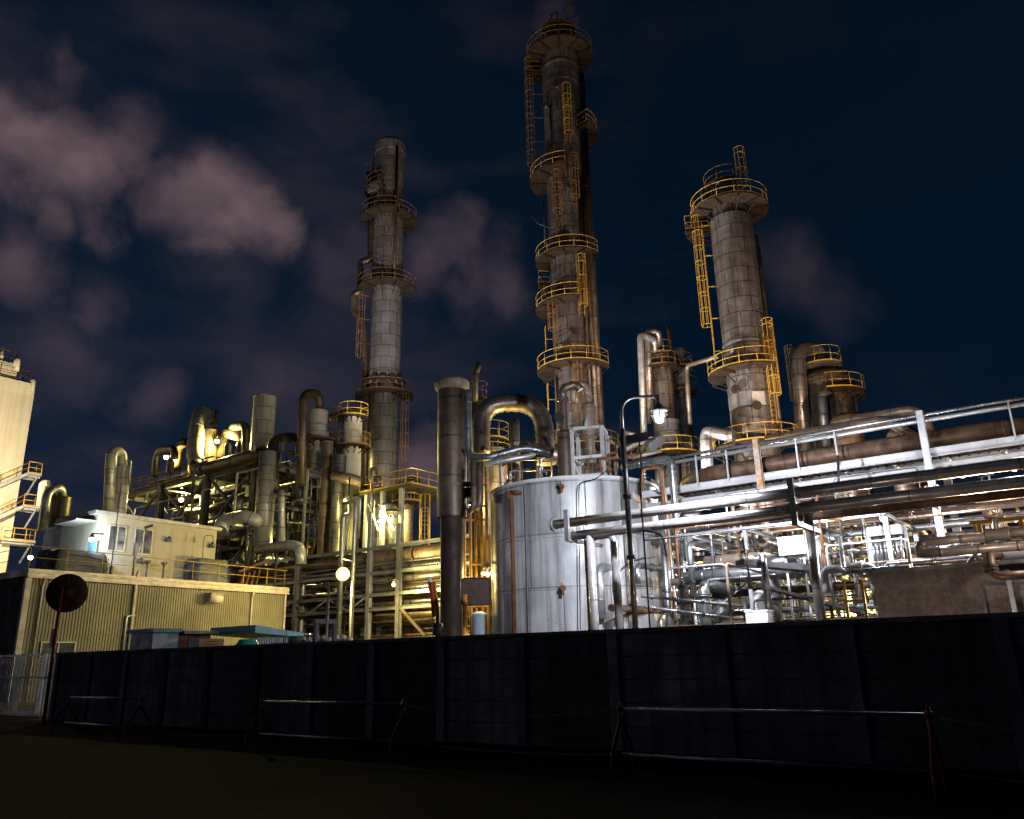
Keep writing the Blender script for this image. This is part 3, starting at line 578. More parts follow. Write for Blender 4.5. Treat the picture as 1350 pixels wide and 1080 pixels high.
# tyre heap / goods behind the wall
p = PD(415, 838, 33); mb = MB()
for k in range(8):
    a = PX(392+k*9, 838+2*math.sin(k*2), p[0]); mb.lathe(a[0], a[1], [(.14, a[2]-.25), (.3, a[2]-.3), (.36, a[2]-.17), (.3, a[2]-.02), (.14, a[2]-.06), (.14, a[2]-.25)], 16); mb.tube([(a[0], a[1], 0), (a[0], a[1], a[2]-.2)], .12, 8)
tag(mb.build('drum_row', 'dark_steel'), 'row of small dark capped cylinders standing along the shed', 'cylinders')
t = thing('steel_goalpost', PD(426, 838, 31.5)*V3(1, 1, 0), 'dark steel goalpost frame with a tall mast above the drums', 'frame')
a = PD(417, 822, 31.5); b = PX(441, 821, a[0]); zt = a[2]
MB().bar(V3(a[0], a[1], 0), V3(a[0], a[1], zt), .14).build('post', 'dark_steel', t); MB().bar(V3(b[0], b[1], 0), V3(b[0], b[1], zt), .14).build('post', 'dark_steel', t); MB().bar(V3(a[0], a[1]-.1, zt+.08), V3(b[0], b[1]+.1, zt+.08), .16).build('crossbar', 'dark_steel', t)
c = (a+b)/2; MB().tube([V3(c[0]+.1, c[1], 0), up(V3(c[0]+.1, c[1], 3), 773)], .05, 8).build('mast', 'dark_steel', t)
# ------------------------------------------------------------------ silo building, far left
E0 = PD(47, 507, 78); XS = E0[0]; YS = E0[1]; ZS = E0[2]
t = thing('silo_building', (XS, YS-8, 0), 'tall windowless cream silo building lit yellow at the far left edge', 'building')
MB().box((XS-14, YS-24, 0), (XS, YS, ZS)).build('wall', 'silo', t)
q = PX(24, 481, XS-.5); MB().box((XS-12, YS-24.5, ZS), (XS-.5, q[1], q[2])).build('upper_wall', 'silo', t)
railing_mb([(XS-.2, YS-20, ZS), (XS-.2, YS-.2, ZS), (XS-10, YS-.2, ZS)], 1.3, 1.8, .03).build('roof_railing', 'dull_rail', t)
railing_mb([(XS-.7, YS-20, q[2]), (XS-.7, q[1]-.2, q[2]), (XS-8, q[1]-.2, q[2])], 1.3, 1.8, .03).build('roof_railing', 'dull_rail', t)
for yy, z in ((q[1]-.3, q[2]), (YS-.3, ZS)): MB().tube(rounded([(XS-.4, yy, z-.3), (XS-.4, yy, z+.3), (XS+.15, yy, z+.35), (XS+.15, yy, z-.9)], .3), .22, 10).build('roof_elbow', 'silo', t)
MB().tube([(XS-1, YS-3.2, ZS), (XS-1, YS-3.2, ZS+3.6)], .06, 6).tube([(XS-1, YS-3.2, ZS+1.9), (XS-1, YS-3.2, ZS+3.)], .2, 8).build('antenna', 'silo', t)
sx = XS+1.2
for k, (pa, pb) in enumerate((((36, 624), (54, 626)), ((30, 666), (52, 670)), ((0, 711), (46, 714)))):
    a = PX(*pa, sx); b = PX(*pb, sx); z = (a[2]+b[2])/2
    d_ = MB(); d_.box((XS+.01, a[1], z-.14), (sx+.2, b[1], z)); d_.bar((XS, b[1]-.6, z-2.0), (sx, b[1]-.3, z-.2), .12); d_.bar((XS-.3, a[1], z-.26), (XS-.3, b[1], z-.26), .2)
    d_.bar((sx-.2, a[1]+.2, z-.26), (sx-.2, b[1], z-.26), .2)
    o = d_.build('platform', 'steel', t); railing_mb([(sx+.15, a[1], z), (sx+.15, b[1]-.05, z), (XS+.1, b[1]-.05, z)], 1.15, 1.2, .045).build('railing', 'yellow', o)
    if k < 2:
        e0 = PX(-40, 624+42*(k+1)-2+(36+40)*.0, sx); z2 = z-5.2; y2 = a[1]-7.5; st = MB()
        for xx in (sx-.9, sx+.1): st.bar((xx, a[1], z-.1), (xx, y2, z2), .08, .28)
        for i in range(22): f_ = i/22; st.box((sx-.86, a[1]+(y2-a[1])*f_-.13, z+(z2-z)*f_-.1), (sx+.06, a[1]+(y2-a[1])*f_+.13, z+(z2-z)*f_-.06))
        o2 = st.build('stair', 'steel', t); rm = MB()
        for h in (.55, 1.05): rm.tube([(sx+.1, a[1], z+h), (sx+.1, y2, z2+h)], .045, 6)
        for i in range(7): f_ = i/6; rm.tube([(sx+.1, a[1]+(y2-a[1])*f_, z+(z2-z)*f_), (sx+.1, a[1]+(y2-a[1])*f_, z+(z2-z)*f_+1.05)], .04, 6)
        rm.build('handrail', 'yellow', o2)
        MB().box((XS+.01, y2-5, z2-.14), (sx+.2, y2, z2)).build('landing', 'steel', t)
        railing_mb([(sx+.15, y2-5, z2), (sx+.15, y2, z2)], 1.1, 1.2, .045).build('landing_railing', 'yellow', t)
# ------------------------------------------------------------------ columns (distillation towers)
def axis(px, py, D): p = PD(px, py, D); return p, mpp(p)
def zat(p, py): return up(p, py)[2]
def riser(root, x, y, a, r, z0, z1, rr, m='clad_brown', bent=None, off=None):
    o = off if off is not None else r+rr+.06; p = polar(x, y, a, o)
    mb = pipe_mb([p+V3(0, 0, z0), p+V3(0, 0, z1)], rr, seg=8, bands=3)
    z = z0+1.5
    while z < z1: mb.bar(polar(x, y, a, r-.05, z), polar(x, y, a, o, z), .06); z += 4
    return mb.build('riser_pipe', m, root)
# left tower
p, m1 = axis(509, 430, 72); x, y = p[:2]; ca = lambda r: camang(x, y, r); r = 20.8*m1; Z = lambda q: zat(p, q)
t = thing('distillation_column', (x, y, 0), 'tall grey clad column left of the middle with a dark bypass pipe on its left', 'tower', 'tall process towers')
MB().lathe(x, y, [(r*.9, 0), (r*.9, Z(524)), (r, Z(512)), (r, Z(290)), (r*.985, Z(290)), (r*.985, Z(205)), (r*1.03, Z(205)), (r*1.03, Z(194)), (r*.8, Z(189)), (r*.3, Z(187)), (r*.02, Z(186.5))], 40).build('shell', 'cladgrey', t)
MB().lathe(x, y, [(r*.02, Z(183)), (r*.28, Z(184)), (r*.34, Z(189))], 16).build('top_nozzle', 'rust', t)
P2 = lambda py, r1, a0, a1, rail='dull_rail', **k: ring_platform(t, x, y, Z(py), r, r1*m1, ca(a0), ca(a1), rail, **k)
P2(228, 33, -150, -95); P2(254, 34, -140, -20); P2(290, 39, -100, 15); P2(293, 39, 20, 140); P2(383, 39, -80, 85)
P2(523, 37, -100, 95)
cage_ladder(t, x, y, ca(0), r, Z(372), Z(222), 'dull_rail', None); cage_ladder(t, x, y, ca(-88), r, Z(500), Z(392), 'rustyellow', off=.55)
cage_ladder(t, x, y, ca(62), r*.9, Z(640), Z(530), 'rustyellow', off=.5); cage_ladder(t, x, y, ca(-100), r, Z(290), Z(200), 'dull_rail', None)
riser(t, x, y, ca(22), r, Z(385), Z(205), .16, 'stackbrown')
D_ = lambda px, py: PD(px, py, 71.6)
mbp = pipe_mb([D_(489, 235), D_(489, 343), D_(475, 345), D_(475, 385), D_(466, 388), D_(466, 412), D_(479, 425), D_(482, 520), D_(481, 640)], .33, 1.6, 10, 3); mbp.build('bypass_pipe', 'stackbrown', t)
MB().box((x-.9, y-2.2, Z(262)), (x+.1, y-1.2, Z(252))).build('instrument_box', 'galvplain', t)
mb = MB()
for k in range(7): a = ca(-70+k*22); q = polar(x, y, a, r*1.0, Z(508)); mb.tube([q, polar(x, y, a, r*1.35, Z(508))], .35, 12)
mb.build('nozzle_ring', 'clad_brown', t)
# main tower
p, m1 = axis(748.5, 300, 61); x, y = p[:2]; r = 25.5*m1
t = thing('distillation_column', (x, y, 0), 'tallest column, dark riveted cladding with many yellow railed platforms at the centre', 'tower', 'tall process towers')
MB().lathe(x, y, [(r, 0), (r, Z(118)), (r*1.03, Z(118)), (r*1.03, Z(114)), (r, Z(114)), (r, Z(96)), (r*1.03, Z(96)), (r*1.03, Z(93)), (r*.98, Z(93)), (r*.98, Z(72)), (r*.9, Z(52)), (r*.7, Z(44)), (r*.4, Z(39)), (r*.02, Z(37))], 44).build('shell', 'clad', t)
P2(77, 47, 0, 360, 'rustyellow', ends=False); P2(180, 47, 45, 125, 'yellow'); P2(240, 48, -125, 0, 'yellow'); P2(346, 44, -115, 60, 'yellow'); P2(375, 42, -125, -75, 'rustyellow'); P2(408, 46, -120, 12, 'yellow')
P2(490, 47, -120, 65, 'yellow'); P2(596, 50, -110, 90, 'yellow'); P2(95, 48, -110, -80, 'rustyellow')
cage_ladder(t, x, y, ca(-84), r, Z(232), Z(90), 'rustyellow', 1.2, off=.9); cage_ladder(t, x, y, ca(12), r, Z(206), Z(146), 'yellow', .8)
cage_ladder(t, x, y, ca(20), r, Z(288), Z(236), 'rustyellow', .8); cage_ladder(t, x, y, ca(25), r, Z(428), Z(366), 'yellow', .8)
cage_ladder(t, x, y, ca(-84), r, Z(462), Z(430), 'yellow', .3, off=.6); cage_ladder(t, x, y, ca(-80), r, Z(543), Z(506), 'yellow', .3, off=.6); cage_ladder(t, x, y, ca(-80), r, Z(402), Z(376), 'rustyellow', .3, off=.6)
for a, rr, zt in ((50, .22, 250), (63, .3, 180), (78, .24, 105), (92, .2, 105), (38, .12, 240)): riser(t, x, y, ca(a), r, Z(580), Z(zt), rr)
cage_ladder(t, x, y, ca(5), r, Z(578), Z(498), 'rustyellow', 1.5); cage_ladder(t, x, y, ca(-20), r, Z(342), Z(252), 'rustyellow', 3.5); cage_ladder(t, x, y, ca(-45), r, Z(488), Z(416), 'rustyellow', 3)
for a_, q_ in ((-10, 130), (-30, 205), (10, 262), (-5, 325), (-25, 395), (5, 450), (-15, 465), (20, 520), (-40, 560), (-50, 150), (30, 350)):
    n0 = polar(x, y, ca(a_), r, Z(q_)); n1 = polar(x, y, ca(a_), r+.35, Z(q_)); MB().tube([n0, n1], .22, 12).tube([n1, n1+(n1-n0)*.3], .34, 14).build('nozzle', 'clad_brown', t)
for a_, z0_, z1_ in ((-35, 236, 150), (-30, 340, 250), (35, 480, 410), (-55, 590, 500)): riser(t, x, y, ca(a_), r, Z(z0_), Z(z1_), .08, 'stackbrown')
mb = MB(); q = lambda u, v: polar(x, y, ca(u), r*v, Z(40))
for u in (-140, -90, -45, 0): mb.tube([q(u, .5), q(u, .5)+V3(0, 0, 1.3)], .05, 6)
mb.tube([q(-140, .5)+V3(0, 0, 1.3), q(-90, .5)+V3(0, 0, 1.3), q(-45, .5)+V3(0, 0, 1.3), q(0, .5)+V3(0, 0, 1.3)], .05, 6); mb.sector(x, y, Z(42), .1, r*.95, 0, 360, .1); mb.build('top_guard', 'rustyellow', t)
cage_ladder(t, *(polar(x, y, ca(60), r*.1)[:2]), ca(60), r*.3, Z(60), Z(19), 'rustyellow', .8)
mb = MB(); a_ = D_ = None
mb.tube([polar(x, y, ca(-82), r+1.6, Z(283)), polar(x, y, ca(-70), r+.9, Z(300)), polar(x, y, ca(-60), r, Z(306))], .05, 6); mb.tube([polar(x, y, ca(-65), r+.5, Z(270)), polar(x, y, ca(-65), r+.5, Z(340))], .07, 6); mb.build('guy_brace', 'dark_steel', t)
# right tower
p, m1 = axis(978, 420, 53); x, y = p[:2]; r = 28.2*m1
t = thing('distillation_column', (x, y, 0), 'shorter clad column right of centre with a long yellow caged ladder on its left side', 'tower', 'tall process towers')
MB().lathe(x, y, [(r, 0), (r, Z(292)), (r*.8, Z(286)), (r*.8, Z(252)), (r*.6, Z(247)), (r*.02, Z(246))], 44).build('shell', 'clad', t)
P2(280, 52, -118, 215, 'yellow', ends=False); P2(297, 62, -108, -80, 'rustyellow'); P2(494, 51, -112, 42, 'yellow'); P2(592, 54, -100, 80, 'yellow'); P2(249, 31, -150, 20, 'rustyellow')
cage_ladder(t, x, y, ca(-80), r, Z(478), Z(292), 'yellow', 3.0, off=.62); cage_ladder(t, x, y, ca(48), r, Z(568), Z(452), 'yellow', 2.0, off=.3); cage_ladder(t, x, y, ca(-82), r, Z(288), Z(262), 'yellow', .4, off=1.0)
cage_ladder(t, x, y, ca(40), r*.8, Z(272), Z(228), 'yellow', .8)
cage_ladder(t, x, y, ca(-60), r, Z(612), Z(575), 'yellow', .6, off=.9)
for a_, q_ in ((-15, 470), (10, 545), (-30, 520)):
    n0 = polar(x, y, ca(a_), r, Z(q_)); n1 = polar(x, y, ca(a_), r+.3, Z(q_)); MB().tube([n0, n1], .2, 12).tube([n1, n1+(n1-n0)*.3], .32, 14).build('nozzle', 'clad_brown', t)
riser(t, x, y, ca(80), r, Z(585), Z(318), .11); riser(t, x, y, ca(100), r, Z(585), Z(330), .14)
mb = MB(); q = polar(x, y, ca(-50), r*.45, Z(248)); mb.tube([q, q+V3(0, 0, 1.1), q+V3(0, 0, 1.15), q+V3(0, 0, 1.5)], [.2, .2, .12, .05], 8); mb.build('relief_valve', 'white_steel', t)
q = polar(x, y, ca(18), r+.06, Z(534)); mb = MB(); tt = polar(0, 0, ca(108), .42); mb.bar(q-tt, q+tt, .03, .95); mb.build('name_plate', 'white_steel', t)
mb = MB(); [mb.tube([polar(x, y, ca(-40), r+.05, Z(470)), polar(x, y, ca(20), r+.1, Z(455)-.1*k)], .04, 5) for k in (0,)]
mb.sector(x, y, Z(458), r, r+.05, ca(-80), ca(90), .12); mb.build('band', 'galvplain', t)
# ------------------------------------------------------------------ smaller vessel groups
def vessel(label, px, py, D, rpx, ytop, ybot=None, m='clad', dome=.35, cone=None, name='vessel', group='process vessels', seg=32, z0=None):
    p, m1 = axis(px, py, D); x, y = p[:2]; r = rpx*m1; zt = zat(p, ytop); zb = z0 if z0 is not None else (0 if ybot is None else zat(p, ybot))
    t = thing(name, (x, y, zb), label, name.replace('_', ' '), group)
    prof = []
    if cone: zc = zat(p, cone); prof += [(r*.3, zb), (r*.3, zb+.2*(zc-zb)), (r, zc)]
    else: prof += [(r, zb)]
    h = dome*r
    prof += [(r, zt-h)]+([(r*math.cos(a), zt-h+h*math.sin(a)) for a in [math.pi/2*k/6 for k in range(1, 6)]]+[(.01, zt)] if dome > 0 else [(.01, zt)])
    MB().lathe(x, y, prof, seg).build('shell', m, t)
    mb = MB(); zz = zt-h
    mb.lathe(x, y, [(r*.99, zz-.12), (r*1.035, zz-.12), (r*1.035, zz), (r*.99, zz)], seg); mb.build('band', m, t)
    t['_g'] = [x, y, r, m1]; return t
def vp(t, py, r1px, a0, a1, rail='yellow', **k):
    x, y, r, m1 = t['_g']; return ring_platform(t, x, y, zat(V3(x, y, 0), py), r*.98, r1px*m1, camang(x, y, a0), camang(x, y, a1), rail, **k)
def vl(t, a, y0, y1, m='yellow', c=2.2, off=.3):
    x, y, r, m1 = t['_g']; return cage_ladder(t, x, y, camang(x, y, a), r, zat(V3(x, y, 0), y0), zat(V3(x, y, 0), y1), m, c, off=off)
v = vessel('slim grey column with two ringed platforms behind the street lamp', 874, 520, 60, 15, 466, m='clad', dome=0)
vp(v, 488, 27, -140, 150, 'rustyellow'); vp(v, 470, 17, -60, 180, 'rustyellow'); vl(v, 20, 560, 470, 'dull_rail', None)
v2 = vessel('lower wider grey drum under the wide platform behind the street lamp', 880, 580, 58.2, 17, 553, m='clad', dome=.2)
vp(v2, 603, 42, -125, 130, 'yellow')
v = vessel('plain round-topped grey vessel just right of the slim column behind the street lamp', 899, 510, 61, 9.5, 462, m='clad', dome=0); vp(v, 487, 18, -60, 110, 'rustyellow'); vp(v, 518, 20, -60, 110, 'dull_rail')
def P_(px, py, D): return PD(px, py, D)
pipe('thick pale square-shouldered pipe rising left of the slim column behind the street lamp', [P_(850, 600, 58), P_(844, 441, 58), P_(863, 448, 59), P_(863, 470, 59.5)], 4.5*P_(844, 500, 58)[1]*0+.25, 'galvplain', .4, bands=3)
pipe('rounded grey overhead pipe arching onto the slim column top', [P_(857, 560, 59.5), P_(854, 437, 59), P_(868, 437, 59), P_(868, 466, 60)], .27, 'clad', .9)
pipe('rusty mast pipe standing above the slim column', [P_(884, 470, 60), P_(881, 431, 60)], .13, 'rust')
pipe('thin pinkish pipe bridging from the vessels to the right tower', [P_(910, 560, 58), P_(905, 482, 58), P_(948, 470, 54)], .17, 'tanpipe', .6)
for k, (px, lb) in enumerate(((848, 'left'), (866, 'middle'), (901, 'right'), (913, 'far right'))):
    pipe(lb+' one of the upright pipes below the wide platform behind the street lamp', [P_(px+2, 660, 57), P_(px, 604, 57)], .18, ('galv', 'clad', 'tanpipe', 'clad')[k], bands=2, group='upright pipes below the wide platform')
pipe('short bent pipe standing between the street lamp vessels and the right tower', [P_(933, 625, 52), P_(930, 566, 52), P_(952, 573, 51), P_(968, 575, 50.5)], .40, 'clad', .9, bands=1.5)
pipe('small brown bent pipe left of the right tower base', [P_(945, 600, 50), P_(945, 592, 50), P_(966, 586, 50)], .22, 'clad_brown', .4)
# right vessel group
v = vessel('broad brownish vessel with two yellow railed platforms right of the right tower', 1093, 530, 55, 29, 488, m='clad_brown', dome=.5)
vp(v, 524, 47, 0, 105, 'yellow'); x, y, r, m1 = v['_g']
z_ = zat(V3(x, y, 0), 486); a = polar(x, y, camang(x, y, -60), r*.15)
pl = MB().sector(a[0], a[1], z_, .05, 27*m1, 0, 360, .1); pl.tube([(a[0]+.9, a[1], z_-1.2), (a[0]+.9, a[1], z_)], .1, 6); pl.tube([(a[0]-.9, a[1], z_-1.2), (a[0]-.9, a[1], z_)], .1, 6)
o = pl.build('platform', 'grating', v); railing_mb([polar(a[0], a[1], q, 26.5*m1, z_+.1) for q in range(0, 361, 15)], 1.2).build('railing', 'yellow', o)
cage_ladder(v, x, y, camang(x, y, -75), r*1.05, zat(V3(x, y, 0), 560), zat(V3(x, y, 0), 470), 'yellow', 2); riser(v, x, y, camang(x, y, 85), r, 2, zat(V3(x, y, 0), 505), .12)
pipe('fat overhead pipe bending over onto the broad brownish vessel', [P_(1060, 600, 54), P_(1051, 458, 54), P_(1078, 462, 55), P_(1084, 478, 55.4)], .52, 'clad', 1.4, seg=18, bands=2)
pipe('second fat pipe half hidden beside the fat overhead pipe', [P_(1074, 600, 55), P_(1062, 500, 55)], .4, 'clad', bands=2)
pipe('short round-shouldered pipe in front of the broad brownish vessel', [P_(1090, 590, 52.5), P_(1083, 519, 52.5), P_(1093, 519, 53.4)], .34, 'clad', .5, bands=1.5)
v = vessel('low dark round-topped drum in front of the broad brownish vessel', 1118, 570, 49, 20, 545, m='stackbrown', dome=.6)
v = vessel('small domed dark drum on the rack at the right of the tan pipes', 1190, 575, 47, 20, 562, m='stackbrown', dome=.7)
# two tan pipes lying on top of the rack
a, b = HX(1010, 580, 1170, 35); pipe('lower tan insulated pipe running behind the upper handrail', [a, b, b+V3(.8, 0, -.9)], .21, 'tanpipe', .5, bands=4)
a, b = HX(1100, 558, 1212, 37); pipe('upper tan insulated pipe ending in a downward elbow behind the handrail', [a, b, b+V3(.3, 0, -1.2)], .21, 'tanpipe', .6, bands=4)
# ------------------------------------------------------------------ brown stack
p, m1 = axis(596, 590, 34); x, y = p[:2]; r = 19.3*m1
t = thing('stack', (x, y, 0), 'streaked brown stack with a pale collar at its top standing left of the storage tank', 'stack')
MB().lathe(x, y, [(r, Z(683)), (r, Z(516)), (r*.9, Z(514)), (r*.9, Z(508))], 36).build('upper_shell', 'stackbrown', t)
MB().lathe(x, y, [(r*.78, 0), (r*.78, Z(682)), (r*1.0, Z(683))], 32).build('lower_shell', 'dark_rust', t)
for q in (557, 597, 641): MB().lathe(x, y, [(r, Z(q)-.03), (r+.02, Z(q)-.03), (r+.02, Z(q)+.03), (r, Z(q)+.03)], 36).build('seam_band', 'dark_steel', t)
MB().lathe(x, y, [(r*.95, Z(517)), (r*1.2, Z(513)), (r*1.22, Z(507)), (r*1.18, Z(504)), (r*1.0, Z(502.5)), (.02, Z(502))], 36).build('collar', 'tanpipe', t)
for q in (640, 648, 655): MB().tube([polar(x, y, camang(x, y, 70), r, Z(q)), polar(x, y, camang(x, y, 80), r*1.9, Z(q))], .12, 10).build('nozzle', 'dark_steel', t)
# ------------------------------------------------------------------ storage tank
p, m1 = axis(758, 700, 34); x, y = p[:2]; r = 112.5*m1*.985; TX, TY, TR = x, y, r
fr = polar(x, y, camang(x, y, 0), r); ZT = zat(fr, 627); TZ = ZT
t = thing('storage_tank', (x, y, 0), 'large round pale storage tank with rust streaks in the middle of the plant', 'tank')
MB().lathe(x, y, [(r, 0), (r, ZT-.12)], 96).build('shell', 'tank', t)
MB().lathe(x, y, [(r+.01, ZT-.12), (r+.045, ZT-.12), (r+.045, ZT), (r-.1, ZT+.03), (r*.5, ZT+.25), (.05, ZT+.35)], 96).build('roof', 'white_steel', t)
for k in range(1, 4): MB().lathe(x, y, [(r, ZT*k/4.2), (r+.012, ZT*k/4.2), (r+.012, ZT*k/4.2+.04), (r, ZT*k/4.2+.04)], 96).build('weld_band', 'tank', t)
def on_tank(px, py, off=0.):
    d = ray(px, py); R0 = r+off; ox, oy = CAM[0]-TX, CAM[1]-TY; a = d[0]**2+d[1]**2; b = 2*(ox*d[0]+oy*d[1]); c = ox*ox+oy*oy-R0*R0
    q = b*b-4*a*c; s_ = (-b-math.sqrt(max(q, 0)))/(2*a); return CAM+d*s_
def nout(p): return nrm(V3(p[0]-TX, p[1]-TY, 0))
a = on_tank(686, 650, .0); n_ = nout(a); b = on_tank(674, 650, .22)
pipe_mb([a, a+n_*.25, V3(b[0], b[1], a[2]), V3(b[0], b[1], 0)], .085, .15, 10).build('overflow_pipe', 'rust', t)
for px, py in ((741, 643), (743, 776), (678, 651)):
    a = on_tank(px, py); n_ = nout(a); mb = MB().tube([a-n_*.05, a+n_*.18], .07, 12).tube([a+n_*.18, a+n_*.22], .12, 14).tube([a+n_*.3, a+n_*.3-V3(0, 0, .25)], .07, 8).tube([a+n_*.27, a+n_*.42], .08, 8); mb.tube([a+n_*.42+V3(0, 0, .18), a+n_*.42-V3(0, 0, .18)], .02, 5); mb.build('nozzle', 'rust', t)
for px in (822, 693, 774, 853):
    a = on_tank(px, 700, .04); MB().bar(V3(a[0], a[1], .1), V3(a[0], a[1], ZT-.2), .03).build('conduit', 'galvplain', t)
a = on_tank(826, 750, .02); mb = MB(); tt = V3(-nout(a)[1], nout(a)[0], 0)
for k in range(1): mb.tube(rounded([on_tank(815, 830, .1), on_tank(806, 762, .1), on_tank(832, 740, .1), on_tank(862, 733, .1)], .4), .03, 6)
mb.build('sample_line', 'dark_steel', t)
# ------------------------------------------------------------------ things on the tank roof
R_ = lambda px, py, D=33.: PD(px, py, D)
p, m1 = axis(745, 590, 31.6); x, y = p[:2]
t = thing('vent_drum', (x, y, TZ), 'brown vertical vent drum with a thinner neck and elbow on the tank roof', 'vessel')
MB().lathe(x, y, [(10.5*m1, TZ+.0), (10.5*m1, Z(572)), (5.5*m1, Z(568)), (5.5*m1, Z(528))], 24).build('shell', 'stackbrown', t); MB().lathe(x, y, [(5.5*m1, Z(530)), (7.5*m1, Z(529)), (7.5*m1, Z(525)), (5.5*m1, Z(524))], 20).build('flange', 'dark_steel', t)
q0 = V3(x, y, Z(526)); pipe_mb([q0, q0+V3(0, 0, .45), q0+V3(.42, .28, .62), q0+V3(.62, .42, .4)], 5.5*m1, .4, 16, 0).build('elbow', 'stackbrown', t)
q0 = R_(737, 550, 31.2); MB().tube([q0, q0+nrm(CAM-q0)*.35], .21, 16).build('blind_flange', 'black', t)
p, m1 = axis(778, 590, 31.8); x, y = p[:2]
t = thing('condenser', (x, y, TZ), 'pale slim condenser vessel held in the white frame on the tank roof', 'vessel')
MB().lathe(x, y, [(6*m1, Z(612)), (6*m1, Z(580)), (9.8*m1, Z(577)), (9.8*m1, Z(536)), (7*m1, Z(532)), (4*m1, Z(531)), (4*m1, Z(525))], 28).build('shell', 'tanpipe', t)
MB().lathe(x, y, [(4*m1, Z(526)), (7*m1, Z(526)), (7*m1, Z(522)), (4*m1, Z(522))], 20).build('flange', 'tanpipe', t)
c = V3(x, y, Z(524)); e2 = R_(756, 526, 31.8); pipe_mb([c, up(c, 507), V3(e2[0], e2[1], up(c, 507)[2]), up(e2, 532)], 5*m1, .8, 16, .35).build('overhead_bend', 'tanpipe', t)
MB().tube([V3(x, y, TZ+.1), V3(x, y, Z(612))], .06, 8).build('drain', 'rust', t)
t = thing('condenser_stand', (x, y, TZ), 'white steel frame standing on the tank roof around the pale condenser', 'frame')
w = .72; zt = Z(571); zb = TZ-.05; rot = math.atan2(FW[1], FW[0])+.5; cs = [V3(x+w*math.sqrt(2)*.86*math.cos(rot+math.pi/2*k), y+w*math.sqrt(2)*.86*math.sin(rot+math.pi/2*k), 0) for k in range(4)]
for k in range(4):
    a, b = cs[k], cs[(k+1) % 4]
    MB().bar(a+V3(0, 0, zb), a+V3(0, 0, zt), .13).build('post', 'white_steel', t)
    for z in (zt+.06, zb+.95, zb+.2): MB().bar(a+(b-a)*.06+V3(0, 0, z), b-(b-a)*.06+V3(0, 0, z), .11, .12).build('beam', 'white_steel', t)
for k in (0, 2): MB().bar(cs[k]+V3(0, 0, zb+.3), cs[k]+(cs[(k+1) % 4]-cs[k])*.9+V3(0, 0, zb+.9), .06).build('brace', 'white_steel', t)
for s_ in (-1, 1):
    mb = MB(); q = V3(x, y, zt+.12); rr = nrm(cs[1]-cs[0])*s_; n2 = V3(-rr[1], rr[0], 0)*.03
    a, b, c = q+rr*.85, q+rr*.28, q+rr*.28+V3(0, 0, .6); mb.hexa([a-n2, b-n2, b+n2, a+n2, a-n2+V3(0, 0, .03), c-n2, c+n2, a+n2+V3(0, 0, .03)]); mb.build('gusset', 'white_steel', t)
pipe('rusty small-bore pipe with a handwheel valve on the right of the tank roof', [R_(795, 632, 31), R_(790, 605, 31), R_(825, 603, 30.5), R_(850, 598, 30.5)], .06, 'rust', .12, valves=((2, .3),), flanges=((0, .5),))
pipe('thin cable looping over the front edge of the tank roof', [R_(800, 620, 30.2), R_(785, 632, 30.1), R_(765, 636, 30.05), R_(763, 645, 30.0), R_(765, 830, 30.0)], .02, 'ink', .2, cat='cable', name='cable')
for k, (a_, b_, c_, r_, m_) in enumerate((((672, 633, 35), (672, 622, 35), (700, 618, 35), .05, 'galv'), ((712, 630, 34), (712, 605, 34), (728, 602, 34), .07, 'galvplain'), ((803, 628, 31.5), (803, 598, 31.5), (815, 596, 31.5), .05, 'rust'), ((812, 630, 32), (812, 585, 32), (800, 580, 32), .06, 'tanpipe'), ((848, 634, 33), (848, 612, 33), (836, 610, 33), .05, 'galv'))):
    pipe(('low bent pipe over the far left of the tank roof', 'bent grey riser on the tank roof left of the vent drum', 'short rusty riser right of the condenser frame', 'pinkish riser leaning over to the condenser frame', 'low bent pipe at the right of the tank roof')[k], [R_(*a_), R_(*b_), R_(*c_)], r_, m_, .12, flanges=((0, .5),), valves=((0, .3),))
# floodlights by the lamp pole
t = thing('floodlight_cluster', R_(850, 600, 29)*V3(1, 1, 0), 'pink-lit pair of floodlights on brackets right of the white frame', 'floodlights')
mb = MB(); mb.tube([R_(826, 640, 29)*V3(1, 1, 0), R_(822, 570, 29)], .07, 8); mb.tube(rounded([R_(822, 570, 29), R_(838, 574, 29), R_(846, 582, 29)], .3), .09, 8); mb.bar(R_(820, 596, 29), R_(850, 580, 29), .14); mb.tube([R_(832, 604, 29), R_(872, 594, 29)], .08, 8); mb.build('bracket', 'tanpipe', t)
for px, py in ((866, 580), (858, 586)):
    q = R_(px, py, 28.6); d = nrm(V3(.6, -.2, -.5)); MB().tube([q-d*.2, q-d*.08, q+d*.14, q+d*.17], [.08, .17, .24, .24], 16).build('floodlight', 'dark_steel', t)
q = R_(840, 581, 24); 
